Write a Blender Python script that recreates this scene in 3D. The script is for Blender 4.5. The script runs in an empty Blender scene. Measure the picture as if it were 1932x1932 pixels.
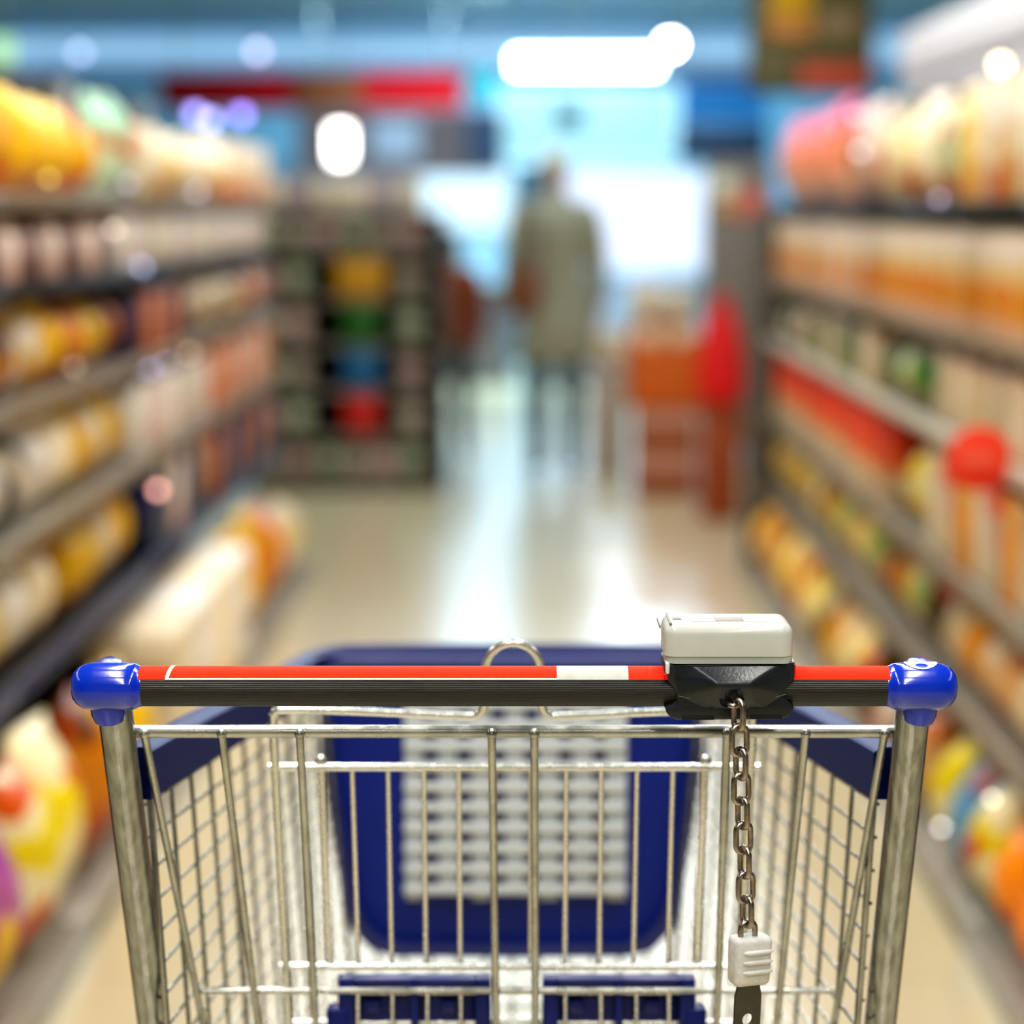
import bpy, bmesh, math, random
from mathutils import Vector, Matrix
random.seed(7)
C = bpy.context.scene.collection
PI = math.pi
# ------------------------------------------------------------------ camera geometry
F = 4025.0; CX = 966.0; H = 1.34
PITCH = math.atan(571 / F); YAW = math.atan(34 / F)
cp, sp = math.cos(PITCH), math.sin(PITCH)
cy, sy = math.cos(YAW), math.sin(YAW)

def ray(px, py):
    u = (px - CX) / F; v = (CX - py) / F
    return u, cp + v * sp, -sp + v * cp

def T(px, py, Y, k=0.0, z0=0.97):
    """point of the trolley plane y = Y + k*(z0 - z), trolley frame"""
    dx, dy, dz = ray(px, py)
    t = -dz / dy
    y = (Y + k * (z0 - H)) / (1 - k * t)
    return Vector((dx / dy * y, y, H - t * y))

def W(px, py, Y):
    dx, dy, dz = ray(px, py)
    x = cy * dx - sy * dy; y = sy * dx + cy * dy
    s = Y / y
    return Vector((x * s, Y, H + dz * s))

def WX(px, py, X):
    """point on the plane x = X in the aisle"""
    dx, dy, dz = ray(px, py)
    x = cy * dx - sy * dy; y = sy * dx + cy * dy
    s = X / x
    return Vector((X, y * s, H + dz * s))

# ------------------------------------------------------------------ materials
def lin(c):
    if isinstance(c, str):
        c = tuple(int(c[i:i + 2], 16) for i in (0, 2, 4))
    out = []
    for v in c[:3]:
        v = v / 255.0
        out.append(v / 12.92 if v <= 0.04045 else ((v + 0.055) / 1.055) ** 2.4)
    return (*out, 1)

MATS = {}
def mat(name, col, rough=.5, metal=0., coat=0., var=.0, vscale=20., bump=0., bscale=60., stretch=None, spec=.5, emit=None, estr=0., rvar=0.):
    if name in MATS: return MATS[name]
    m = bpy.data.materials.new(name); m.use_nodes = True
    nt = m.node_tree; N = nt.nodes; L = nt.links
    b = N['Principled BSDF']
    b.inputs['Base Color'].default_value = lin(col)
    b.inputs['Roughness'].default_value = rough
    b.inputs['Metallic'].default_value = metal
    b.inputs['Coat Weight'].default_value = coat
    b.inputs['Coat Roughness'].default_value = .08
    b.inputs['Specular IOR Level'].default_value = spec
    if emit is not None:
        b.inputs['Emission Color'].default_value = lin(emit)
        b.inputs['Emission Strength'].default_value = estr
    if var or bump or rvar:
        tc = N.new('ShaderNodeTexCoord'); mp = N.new('ShaderNodeMapping')
        if stretch: mp.inputs['Scale'].default_value = stretch
        L.new(tc.outputs['Object'], mp.inputs['Vector'])
        no = N.new('ShaderNodeTexNoise'); no.inputs['Scale'].default_value = vscale; no.inputs['Detail'].default_value = 5
        L.new(mp.outputs[0], no.inputs['Vector'])
        if var:
            mx = N.new('ShaderNodeMix'); mx.data_type = 'RGBA'; mx.blend_type = 'MULTIPLY'
            mx.inputs[0].default_value = 1
            mx.inputs[6].default_value = lin(col)
            mr = N.new('ShaderNodeMapRange'); mr.inputs[1].default_value = .3; mr.inputs[2].default_value = .7
            mr.inputs[3].default_value = 1 - var; mr.inputs[4].default_value = 1 + var * .5
            L.new(no.outputs['Fac'], mr.inputs[0]); L.new(mr.outputs[0], mx.inputs[7]); L.new(mx.outputs[2], b.inputs['Base Color'])
        if rvar:
            mr2 = N.new('ShaderNodeMapRange'); mr2.inputs[1].default_value = .3; mr2.inputs[2].default_value = .7
            mr2.inputs[3].default_value = max(0, rough - rvar); mr2.inputs[4].default_value = rough + rvar
            L.new(no.outputs['Fac'], mr2.inputs[0]); L.new(mr2.outputs[0], b.inputs['Roughness'])
        if bump:
            n2 = N.new('ShaderNodeTexNoise'); n2.inputs['Scale'].default_value = bscale; n2.inputs['Detail'].default_value = 3
            L.new(mp.outputs[0], n2.inputs['Vector'])
            bp = N.new('ShaderNodeBump'); bp.inputs['Strength'].default_value = bump; bp.inputs['Distance'].default_value = .01
            L.new(n2.outputs['Fac'], bp.inputs['Height']); L.new(bp.outputs[0], b.inputs['Normal'])
    MATS[name] = m
    return m

def pack_mat(name, bands, rough=.4, wrinkle=.0, print_=.25, accent=None):
    """printed packaging: bands = [(from height 0..1, colour), ...] bottom to top"""
    if name in MATS: return MATS[name]
    m = bpy.data.materials.new(name); m.use_nodes = True
    nt = m.node_tree; N = nt.nodes; L = nt.links; b = N['Principled BSDF']
    tc = N.new('ShaderNodeTexCoord'); sep = N.new('ShaderNodeSeparateXYZ'); L.new(tc.outputs['Generated'], sep.inputs[0])
    no = N.new('ShaderNodeTexNoise'); no.inputs['Scale'].default_value = 3.5; no.inputs['Detail'].default_value = 1
    L.new(tc.outputs['Generated'], no.inputs['Vector'])
    ma = N.new('ShaderNodeMath'); ma.operation = 'MULTIPLY_ADD'; ma.inputs[1].default_value = print_; ma.inputs[2].default_value = -print_ / 2
    L.new(no.outputs['Fac'], ma.inputs[0])
    ad = N.new('ShaderNodeMath'); L.new(sep.outputs['Z'], ad.inputs[0]); L.new(ma.outputs[0], ad.inputs[1])
    cr = N.new('ShaderNodeValToRGB'); cr.color_ramp.interpolation = 'CONSTANT'
    el = cr.color_ramp.elements
    el[0].position = 0; el[0].color = lin(bands[0][1])
    if len(bands) == 1: el.remove(el[1])
    else:
        el[1].position = bands[1][0]; el[1].color = lin(bands[1][1])
        for p, c in bands[2:]:
            e = el.new(p); e.color = lin(c)
    L.new(ad.outputs[0], cr.inputs[0])
    oi = N.new('ShaderNodeObjectInfo')
    a1 = N.new('ShaderNodeVectorMath'); a1.operation = 'ADD'; cx3 = N.new('ShaderNodeCombineXYZ')
    sc_ = N.new('ShaderNodeMath'); sc_.operation = 'MULTIPLY'; sc_.inputs[1].default_value = 37; L.new(oi.outputs['Random'], sc_.inputs[0]); L.new(sc_.outputs[0], cx3.inputs[0]); L.new(sc_.outputs[0], cx3.inputs[2])
    L.new(tc.outputs['Generated'], a1.inputs[0]); L.new(cx3.outputs[0], a1.inputs[1]); L.new(a1.outputs[0], no.inputs['Vector'])
    n3 = N.new('ShaderNodeTexNoise'); n3.inputs['Scale'].default_value = 2.4; n3.inputs['Detail'].default_value = 0; L.new(a1.outputs[0], n3.inputs['Vector'])
    th = N.new('ShaderNodeMapRange'); th.inputs[1].default_value = .56; th.inputs[2].default_value = .60; L.new(n3.outputs['Fac'], th.inputs[0])
    mxa = N.new('ShaderNodeMix'); mxa.data_type = 'RGBA'; mxa.inputs[0].default_value = 0
    if accent: L.new(th.outputs[0], mxa.inputs[0])
    L.new(cr.outputs[0], mxa.inputs[6])
    mxa.inputs[7].default_value = lin(bands[0][1] if accent is None else accent)
    mr = N.new('ShaderNodeMapRange'); mr.inputs[3].default_value = .8; mr.inputs[4].default_value = 1.15
    L.new(oi.outputs['Random'], mr.inputs[0])
    hs = N.new('ShaderNodeHueSaturation'); L.new(mxa.outputs[2], hs.inputs['Color']); L.new(mr.outputs[0], hs.inputs['Value']); hs.inputs['Saturation'].default_value = 1.22
    L.new(hs.outputs[0], b.inputs['Base Color'])
    b.inputs['Roughness'].default_value = rough
    if wrinkle:
        n2 = N.new('ShaderNodeTexNoise'); n2.inputs['Scale'].default_value = 28; L.new(tc.outputs['Object'], n2.inputs['Vector'])
        bp = N.new('ShaderNodeBump'); bp.inputs['Strength'].default_value = wrinkle; bp.inputs['Distance'].default_value = .02
        L.new(n2.outputs['Fac'], bp.inputs['Height']); L.new(bp.outputs[0], b.inputs['Normal'])
    MATS[name] = m
    return m

# ------------------------------------------------------------------ mesh building
class MB:
    def __init__(s): s.v = []; s.f = []; s.mi = []
    def add(s, vs, fs, mi=0):
        o = len(s.v); s.v += [Vector(v) for v in vs]; s.f += [[i + o for i in f] for f in fs]; s.mi += [mi] * len(fs)
    def box(s, lo, hi, bevel=0, seg=2, mi=0, M=None):
        bm = bmesh.new(); bmesh.ops.create_cube(bm, size=1)
        lo = Vector(lo); hi = Vector(hi); c = (lo + hi) / 2; d = hi - lo
        for v in bm.verts: v.co = Vector((v.co.x * d.x, v.co.y * d.y, v.co.z * d.z)) + c
        if bevel: bmesh.ops.bevel(bm, geom=bm.edges[:], offset=bevel, segments=seg, affect='EDGES', profile=.5)
        s.bm(bm, mi, M)
    def bm(s, bm, mi=0, M=None):
        bm.verts.index_update()
        s.add([(M @ v.co) if M else v.co.copy() for v in bm.verts], [[v.index for v in f.verts] for f in bm.faces], mi); bm.free()
    def tube(s, pts, r, seg=10, mi=0, closed=False, flat=1.0):
        pts = [Vector(p) for p in pts]; n = len(pts)
        rs = r if isinstance(r, (list, tuple)) else [r] * n
        vs = []; up = None
        for i, p in enumerate(pts):
            if closed: t = (pts[(i + 1) % n] - pts[i - 1])
            else: t = pts[min(i + 1, n - 1)] - pts[max(i - 1, 0)]
            t.normalize()
            if up is None:
                up = Vector((0, 0, 1)) if abs(t.z) < .9 else Vector((0, 1, 0))
            a = t.cross(up)
            if a.length < 1e-6: a = t.cross(Vector((1, 0, 0)))
            a.normalize(); b = a.cross(t).normalized(); up = b
            for k in range(seg):
                w = 2 * PI * k / seg
                vs.append(p + (a * math.cos(w) + b * math.sin(w) * flat) * rs[i])
        fs = []
        m = n if closed else n - 1
        for i in range(m):
            j = (i + 1) % n
            for k in range(seg):
                l = (k + 1) % seg
                fs.append([i * seg + k, i * seg + l, j * seg + l, j * seg + k])
        if not closed:
            fs.append([k for k in range(seg)][::-1]); fs.append([(n - 1) * seg + k for k in range(seg)])
        s.add(vs, fs, mi)
    def lathe(s, prof, c=(0, 0, 0), seg=20, mi=0, sx=1, sy=1, M=None):
        vs = []; fs = []; c = Vector(c)
        for r, z in prof:
            for k in range(seg):
                w = 2 * PI * k / seg
                q = Vector((r * math.cos(w) * sx, r * math.sin(w) * sy, z)) + c
                vs.append(M @ q if M else q)
        for i in range(len(prof) - 1):
            for k in range(seg):
                l = (k + 1) % seg
                fs.append([i * seg + k, i * seg + l, (i + 1) * seg + l, (i + 1) * seg + k])
        fs.append([k for k in range(seg)][::-1]); fs.append([(len(prof) - 1) * seg + k for k in range(seg)])
        s.add(vs, fs, mi)
    def ball(s, c, r, mi=0, seg=12):
        n = 8; prof = [(max(1e-5, r * math.sin(PI * i / n)), -r * math.cos(PI * i / n)) for i in range(n + 1)]
        s.lathe(prof, c, seg, mi)
    def prism(s, poly, d, mi=0, bevel=0, seg=2, M=None):
        """poly: list of (x,z); extruded along y from d[0] to d[1]"""
        bm = bmesh.new()
        vs = [bm.verts.new((x, d[0], z)) for x, z in poly]
        f = bm.faces.new(vs)
        r = bmesh.ops.extrude_face_region(bm, geom=[f])
        for v in r['geom']:
            if isinstance(v, bmesh.types.BMVert): v.co.y = d[1]
        bmesh.ops.recalc_face_normals(bm, faces=bm.faces[:])
        if bevel:
            es = [e for e in bm.edges if abs(e.verts[0].co.y - e.verts[1].co.y) < 1e-7]
            bmesh.ops.bevel(bm, geom=es, offset=bevel, segments=seg, affect='EDGES', profile=.5)
        s.bm(bm, mi, M)
    def build(s, name, mats, parent=None, off=None, smooth=35, loc=None):
        me = bpy.data.meshes.new(name)
        o_ = Vector(off) if off else Vector((0, 0, 0))
        me.from_pydata([tuple(v - o_) for v in s.v], [], s.f)
        if not isinstance(mats, (list, tuple)): mats = [mats]
        for m in mats: me.materials.append(m)
        for p, i in zip(me.polygons, s.mi): p.material_index = i
        bm = bmesh.new(); bm.from_mesh(me); bmesh.ops.recalc_face_normals(bm, faces=bm.faces[:]); bm.to_mesh(me); bm.free()
        if smooth:
            for p in me.polygons: p.use_smooth = True
            me.set_sharp_from_angle(angle=math.radians(smooth))
        ob = bpy.data.objects.new(name, me); C.objects.link(ob)
        if parent: ob.parent = parent
        if loc: ob.location = loc
        return ob

def tag(o, label=None, cat=None, group=None, kind=None):
    if label: o['label'] = label
    if cat: o['category'] = cat
    if group: o['group'] = group
    if kind: o['kind'] = kind
    return o
def empty(name, loc, rz=0.):
    e = bpy.data.objects.new(name, None); e.empty_display_size = .1; C.objects.link(e)
    e.location = loc; e.rotation_euler = (0, 0, rz); return e
def struct(o): o['kind'] = 'structure'; return o
def copy_tree(o, parent=None):
    c = o.copy(); C.objects.link(c); c.parent = parent
    for ch in [x for x in o.children]: copy_tree(ch, c)
    return c

# ================================================================== TROLLEY
BASE = Vector((0, 1.75, 0))
cart = empty('shopping_trolley', Matrix.Rotation(YAW, 4, 'Z') @ BASE, YAW)
tag(cart, 'chromed wire shopping trolley with blue rim and black and red push handle', 'shopping trolley')
chrome = mat('chromed wire', 'e6e6e2', .25, .88, rvar=.06, vscale=150)
chrome_d = mat('worn chrome wire', 'b8b8b0', .27, .85, var=.3, vscale=45, rvar=.1)
zinc = mat('brushed steel tube', 'a6a8a4', .2, 1, var=.35, vscale=30, stretch=(6, 6, .5), rvar=.1)
blue = mat('glossy blue plastic', '0434c4', .14, coat=.6, spec=.6)
blue_d = mat('blue moulded plastic', '041c74', .38, var=.2, vscale=12)
blue_p = mat('blue front plastic', '002894', .5, var=.25, vscale=8)
white_p = mat('white moulded plastic', 'e2e7ea', .4)

def P(name, mb, m, parent=None, **k):
    return mb.build(name, m, parent or cart, off=BASE if (parent is None or parent is cart) else BASE, **k)
# children of a part also use BASE offset because parts sit at the cart origin

HY = 1.44                      # handle axis distance
hc = T(968, 1295, HY); HZ = hc.z
xL = T(250, 1292, HY).x; xR = T(1684, 1290, HY).x
def hx(px): return T(px, 1293, HY).x
# --- push handle: black ribbed tube with an insert strip on top
R = .0137
seg = 64
def handle_arc(x0, x1, a0, a1, r, n=16, thick=.0006):
    mb = MB(); vs = []; fs = []
    for x in (x0, x1):
        for rr in (r, r + thick):
            for i in range(n + 1):
                a = math.radians(a0 + (a1 - a0) * i / n)
                vs.append((x, HY - rr * math.cos(a), HZ + rr * math.sin(a)))
    m = n + 1
    for i in range(n):
        fs += [[i, i + 1, 2 * m + i + 1, 2 * m + i][::-1], [m + i, m + i + 1, 3 * m + i + 1, 3 * m + i],
               [i, i + 1, m + i + 1, m + i], [2 * m + i, 2 * m + i + 1, 3 * m + i + 1, 3 * m + i]]
    for i in (0, n): fs.append([i, m + i, 3 * m + i, 2 * m + i])
    mb.add(vs, fs); return mb
mb = MB(); vs = []; fs = []
for x in (xL - .004, xR + .004):
    for k in range(seg * 2):
        a = PI * k / seg
        rr = R - (.00016 if k % 2 else 0)
        vs.append((x, HY - rr * math.cos(a), HZ + rr * math.sin(a)))
n2 = seg * 2
for k in range(n2): fs.append([k, (k + 1) % n2, n2 + (k + 1) % n2, n2 + k])
fs.append(list(range(n2))); fs.append([n2 + k for k in range(n2)])
mb.add(vs, fs)
hb_m = mat('ribbed black handle plastic', '25251f', .36, var=.35, vscale=30, stretch=(.8, 25, 25), rvar=.1, bump=.05, bscale=40)
hbar = P('push_handle', mb, hb_m, smooth=12)
hbar['label'] = 'ribbed black tube of the push handle'
red_m = mat('orange red insert strip', 'fa3408', .6, var=.06, vscale=60, spec=.15)
wl = mat('white printed line', 'f4f0e6', .4)
gw = mat('pale grey insert strip', 'c9c9bf', .42, var=.12, vscale=90)
A0, A1 = 31.5, 165
for (a, b_, m_, nm, lb) in ((252, 1050, red_m, 'insert_strip', 'long orange red insert strip on the handle'),
                            (1050, 1184, gw, 'insert_strip', 'pale grey blank section of the handle strip'),
                            (1184, 1262, red_m, 'insert_strip', 'short orange red strip section beside the coin lock'),
                            (1488, 1681, red_m, 'insert_strip', 'plain orange red strip between coin lock and end cap')):
    s_ = P(nm, handle_arc(hx(a), hx(b_), A0, A1, R - .0001), m_, hbar); s_['label'] = lb
l_ = handle_arc(hx(317), hx(1050), A0 - .3, A0 + 4.6, R + .0004, 4, .0003)
# slanted start of the printed frame
for i in range(14):
    a0 = A0 + 4 + i * 8; xs = hx(317) + .0004 * i
    q = handle_arc(xs, xs + .0026, a0, a0 + 8.6, R + .0004, 3, .0003); l_.add(q.v, q.f)
P('printed_line', l_, wl, hbar)

# --- blue end caps
def end_cap(sgn, x_in):
    mb = MB()
    prof = [(.0138, -.003), (.0145, 0), (.0155, .0015), (.0162, .004), (.0165, .008), (.0166, .014), (.0166, .029), (.0162, .034), (.0151, .0385), (.0129, .0422), (.0096, .0448), (.005, .0462), (.0002, .0466)]
    M = Matrix.Translation((x_in, HY, HZ)) @ Matrix.Rotation(sgn * PI / 2, 4, 'Y')
    mb.lathe(prof, seg=40, M=M)
    # hump behind, where the tube turns forward
    cx_ = x_in + sgn * .026
    pts = [(cx_, HY, HZ + .001), (cx_ + sgn * .001, HY + .018, HZ + .0015), (cx_ - sgn * .001, HY + .030, HZ + .002), (cx_ - sgn * .003, HY + .040, HZ + .001), (cx_ - sgn * .0035, HY + .045, HZ - .001)]
    mb.tube(pts, [.0148, .0140, .0128, .0095, .004], 28)
    # neck going down into the upright
    pts = [(cx_ - sgn * .001, HY + .004, HZ), (cx_ - sgn * .0035, HY + .0045, HZ - .012), (cx_ - sgn * .004, HY + .005, HZ - .020), (cx_ - sgn * .0042, HY + .006, HZ - .0245), (cx_ - sgn * .0042, HY + .0068, HZ - .0265)]
    mb.tube(pts, [.0128, .0126, .0122, .0105, .005], 28)
    o = P('end_cap', mb, blue)
    return o
ec = end_cap(-1, hx(262)); ec2 = end_cap(1, hx(1678))
ec['label'] = 'glossy blue end cap at the end away from the coin lock'
ec2['label'] = 'glossy blue end cap with a white oval spot on top'
mb = MB()   # white oval mark on the right cap
cx_ = hx(1735)
vs = [(cx_, HY + .0005, HZ + .01705)]; n_ = 24
for k in range(n_):
    w = 2 * PI * k / n_
    dx_, dyy = .0115 * math.cos(w), .0085 * math.sin(w)
    yy = dyy - .001; zz = math.sqrt(max(0, .01705 ** 2 - yy * yy))
    vs.append((cx_ + dx_, HY + yy, HZ + zz))
mb.add(vs, [[0, k + 1, (k + 1) % n_ + 1] for k in range(n_)])
P('oval_mark', mb, wl, ec2)

# --- uprights
PK = .35
def post_pt(px, py): return T(px, py, 1.462, PK, .99)
for sg, (a, b_) in (( -1, ((218, 1345), (290, 1932))), (1, ((1722, 1345), (1660, 1932)))):
    p0, p1 = post_pt(*a), post_pt(*b_)
    d = (p1 - p0) / (p0.z - p1.z)
    pts = [p0 + d * (-.006), p0 + d * .05, p1, p0 + d * .55]
    low = pts[-1]
    pts += [low + Vector((0, .03, -.08)), Vector((low.x, low.y + .12, .16)), Vector((low.x * .96, low.y + .30, .145)), Vector((low.x * .8, 2.25, .15))]
    mb = MB(); mb.tube(pts, .0121, 28)
    P('upright', mb, zinc)
# --- rear flap (thick wires)
GY, GK = 1.482, .45
def G(px, py): return T(px, py, GY, GK, .967)
gate = MB()
gate.tube([G(247, 1380), G(968, 1380), G(1692, 1380)], .0046, 16)
gate.tube([G(377, 1869), G(968, 1869), G(1574, 1869)], .0026, 12)
gate.tube([G(200 + 9, 1378) + Vector((.004, 0, 0)), G(256, 1380)], .0024, 10); gate.tube([G(1684, 1380), G(1712, 1379)], .0024, 10)
rg = P('rear_flap_rails', gate, chrome_d)
for (a, b_) in (((275, 1383), (386, 1932)), ((420, 1383), (489, 1932)), ((567, 1383), (597, 1932)), ((928, 1383), (936, 1932)), ((1008, 1383), (1010, 1932)),
                ((1370, 1383), (1351, 1932)), ((1518, 1383), (1463, 1932)), ((1666, 1383), (1571, 1932))):
    p0, p1 = G(*a), G(*b_)
    off = Vector((0, -.0052, 0))
    d = (p1 - p0) / (p0.z - p1.z)
    mb = MB(); mb.tube([p0 + off, p0 + d * .2 + off, p1 + off, p0 + d * .45 + off], .0029, 12)
    mb.ball(p0 + off + Vector((0, -.001, .0012)), .0038)
    w_ = P('flap_wire', mb, chrome_d, rg)
mb = MB(); p0 = G(386, 1932); d = (G(386, 1932) - G(275, 1383)); 
# --- child seat frame (thin wires) with a hook loop on top
SY, SK = 1.545, .25
def S(px, py): return T(px, py, SY, SK, .97)
def smooth_path(pts, n=6):
    out = []
    P_ = [pts[0]] + pts + [pts[-1]]
    for i in range(1, len(P_) - 2):
        a, b, c, d = P_[i - 1], P_[i], P_[i + 1], P_[i + 2]
        for k in range(n):
            t = k / n
            out.append(.5 * ((2 * b) + (c - a) * t + (2 * a - 5 * b + 4 * c - d) * t * t + (3 * b - a - 3 * c + d) * t ** 3))
    out.append(pts[-1]); return out
fr = MB()
half = [(548, 1990), (545, 1932), (530, 1650), (516, 1375), (518, 1350), (540, 1339), (720, 1344), (870, 1351), (900, 1348), (914, 1328), (915, 1275), (921, 1242), (940, 1221), (968, 1213)]
path = [S(*p) for p in half] + [S(2 * 968 - a, b) for a, b in half[:-1][::-1]]
fr.tube(smooth_path(path), .0033, 12)
for (a, b_, y, r_) in ((506, 1434, 1448, .0033), (527, 1406, 1824, .0028), (622, 1322, 1872, .0024), (545, 1400, 1930, .0024)):
    fr.tube([S(a, y) + Vector((0, .001, 0)), S(968, y) + Vector((0, .001, 0)), S(b_, y) + Vector((0, .001, 0))], r_, 12)
sf = P('child_seat_frame', fr, chrome)
for (a, b_, r_) in ((604, 620, .0031), (663, 675, .0020), (731, 738, .0020), (799, 803, .0020), (865, 868, .0020), (933, 934, .0020), (1002, 1001, .0020),
                   (1069, 1066, .0020), (1135, 1131, .0020), (1203, 1196, .0020), (1271, 1261, .0020), (1332, 1316, .0031)):
    mb = MB(); o_ = Vector((0, .006, 0))
    y0 = 1438 if r_ > .003 else 1446
    mb.tube([S(a, y0) + o_, S(b_, 1822) + o_], r_, 10)
    if r_ > .003: mb.ball(S(a, 1437) + Vector((0, .004, 0)), .0046)
    P('seat_wire', mb, chrome, sf)
for x_ in (675, 741, 806, 870, 1066, 1134, 1200, 1262):
    mb = MB(); mb.tube([S(x_, 1868) + Vector((0, -.003, 0)), S(x_, 1990) + Vector((0, -.003, 0))], .002, 10); P('seat_wire', mb, chrome, sf)

# --- blue seat flaps behind the wires
def seat_flap(x0, x1, sgn):
    y_ = 1.60
    a = T(x0, 1848, y_); b_ = T(x1, 1848, y_)
    z1 = a.z; z0_ = z1 - .075
    mb = MB()
    mb.box((a.x, y_, z1 - .006), (b_.x, y_ + .014, z1), .002)
    w = b_.x - a.x
    for t in (0, .5, 1):
        cx0 = a.x + w * t; hw = .006 if t != .5 else .003
        cx0 = min(max(cx0, a.x + hw), b_.x - hw)
        mb.box((cx0 - hw, y_ - .004, z0_), (cx0 + hw, y_ + .010, z1 + .0015), .0015)
    mb.box((a.x, y_ + .012, z0_), (b_.x, y_ + .018, z1 - .004), .001)
    for t in (.22, .72):
        cx0 = a.x + w * t; mb.box((cx0 - .006, y_ + .006, z1 - .030), (cx0 + .006, y_ + .013, z1 - .020), .001)
    ex = a.x if sgn < 0 else b_.x
    mb.box((ex - .009, y_ - .006, z0_), (ex + .009, y_ + .012, z1 - .022), .004)
    o = P('seat_flap', mb, blue_d)
seat_flap(638, 926, -1); seat_flap(1024, 1312, 1)

# --- basket
FY = 2.15
RT = Vector((-.267, 1.52, .945)); FT = Vector((-.196, 2.14, .88)); RB = Vector((-.250, 1.55, .47)); FB = Vector((-.168, 2.12, .545))
def bil(u, v, sg):   # u rear->front, v top->bottom
    p = (RT * (1 - u) + FT * u) * (1 - v) + (RB * (1 - u) + FB * u) * v
    return Vector((p.x * (-sg), p.y, p.z)) if sg > 0 else p
for sg in (-1, 1):
    mb = MB()
    nU, nV = 11, 17
    for i in range(nU + 1):
        u = i / nU; mb.tube([bil(u, 0, sg), bil(u, 1, sg)], .0018 if i % 4 else .0026, 6)
    for j in range(nV + 1):
        v = .08 + j / nV * .92; o_ = Vector((.0035 * -sg, 0, 0)) * -1
        mb.tube([bil(0, v, sg) + o_, bil(1, v, sg) + o_], .0015, 6)
    P('side_mesh', mb, chrome_d)
mb = MB()
for i in range(15):
    t = i / 14
    a = bil(0, 1, -1).lerp(bil(0, 1, 1), t); b_ = bil(1, 1, -1).lerp(bil(1, 1, 1), t); mb.tube([a, b_], .0021, 6)
for j in range(13):
    t = j / 12
    mb.tube([bil(t, 1, -1), bil(t, 1, 1)], .0025, 6)
P('basket_floor_mesh', mb, chrome_d)
mb = MB()
for i in range(13):
    t = i / 12; mb.tube([bil(1, .02, -1).lerp(bil(1, .02, 1), t) + Vector((0, .03, 0)), bil(1, 1, -1).lerp(bil(1, 1, 1), t) + Vector((0, .03, 0))], .0022, 6)
for j in range(8):
    mb.tube([bil(1, j / 7, -1) + Vector((0, .034, 0)), bil(1, j / 7, 1) + Vector((0, .034, 0))], .0022, 6)
P('front_mesh', mb, chrome_d)
# rim: swept band around the top
path = [Vector((-.272, 1.50, .948)), Vector((-.262, 1.60, .938)), Vector((-.233, 1.88, .908)), Vector((-.212, 2.08, .888)), Vector((-.203, 2.135, .884)), Vector((-.183, 2.166, .8835)), Vector((-.150, 2.175, .8835)), Vector((0, 2.178, .8835))]
path = path + [Vector((-p.x, p.y, p.z)) for p in path[:-1][::-1]]
path = smooth_path(path, 4)
mb = MB(); vs = []; fs = []
prof = [(-.011, -.031), (-.011, .004), (-.006, .008), (.008, .008), (.012, .003), (.012, -.004), (.004, -.007), (.000, -.031)]
np_ = len(prof)
for i, p in enumerate(path):
    t = (path[min(i + 1, len(path) - 1)] - path[max(i - 1, 0)]); t.z = 0; t.normalize()
    out = Vector((-t.y, t.x, 0))
    for (w, h_) in prof: vs.append(p + out * w + Vector((0, 0, h_)))
for i in range(len(path) - 1):
    for k in range(np_): fs.append([i * np_ + k, i * np_ + (k + 1) % np_, (i + 1) * np_ + (k + 1) % np_, (i + 1) * np_ + k])
fs.append(list(range(np_))); fs.append([(len(path) - 1) * np_ + k for k in range(np_)])
mb.add(vs, fs)
P('basket_rim', mb, mat('blue rim plastic', '03145a', .45, spec=.25), smooth=40)
# front plastic panel with rounded lower corners and raised border
def upoly(inset=0.):
    pts = []
    top = T(968, 1240, FY).z - 0; 
    L_ = [(600, 1240), (606, 1420), (622, 1540), (648, 1700), (668, 1752), (700, 1786), (745, 1800), (968, 1802)]
    w = [T(a, b, FY) for a, b in L_]
    w += [Vector((-p.x, p.y, p.z)) for p in w[:-1][::-1]]
    c = Vector((0, FY, (w[0].z + w[7].z) / 2))
    out = []
    for p in w:
        d = p - c; hx_ = .195; hz_ = .165
        out.append((c.x + d.x * (1 - inset / hx_), c.z + d.z * (1 - inset / hz_)))
    return out
mb = MB(); mb.prism(upoly(), (FY, FY + .012), bevel=.003)
fp = P('front_panel', mb, blue_p)
mb = MB(); o1 = upoly(); o2 = upoly(.013); n_ = len(o1)
vs = [(x, FY - .010, z) for x, z in o1] + [(x, FY - .010, z) for x, z in o2] + [(x, FY + .002, z) for x, z in o1] + [(x, FY + .002, z) for x, z in o2]
fs = []
for i in range(n_):
    j = (i + 1) % n_
    fs += [[i, j, n_ + j, n_ + i], [i, j, 2 * n_ + j, 2 * n_ + i], [n_ + i, n_ + j, 3 * n_ + j, 3 * n_ + i], [2 * n_ + i, 2 * n_ + j, 3 * n_ + j, 3 * n_ + i]]
mb.add(vs, fs)
P('panel_border', mb, mat('lit blue edge plastic', '38407f', .45, var=.2), fp)  # paler purple grey border: its lit edges are put into the colour
mb = MB()
Yl = FY - .014
cols = [780, 844, 908, 971, 1035, 1099, 1163]
for i, c in enumerate(cols):
    a = T(c - 18, 1300, Yl); b_ = T(c + 18, 1700 if i % 2 == 0 else 1672, Yl)
    mb.box((a.x, Yl + .002, b_.z), (b_.x, Yl + .010, a.z), .002)
y = 1328
while y < 1690:
    a = T(762, y - 8, Yl); b_ = T(1182, y + 9, Yl)
    mb.box((a.x, Yl - .007, b_.z), (b_.x, Yl + .006, a.z), .0025)
    y += 38.7
lt = P('lattice_insert', mb, white_p, fp); lt['label'] = 'white lattice plate in the blue front panel'

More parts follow.
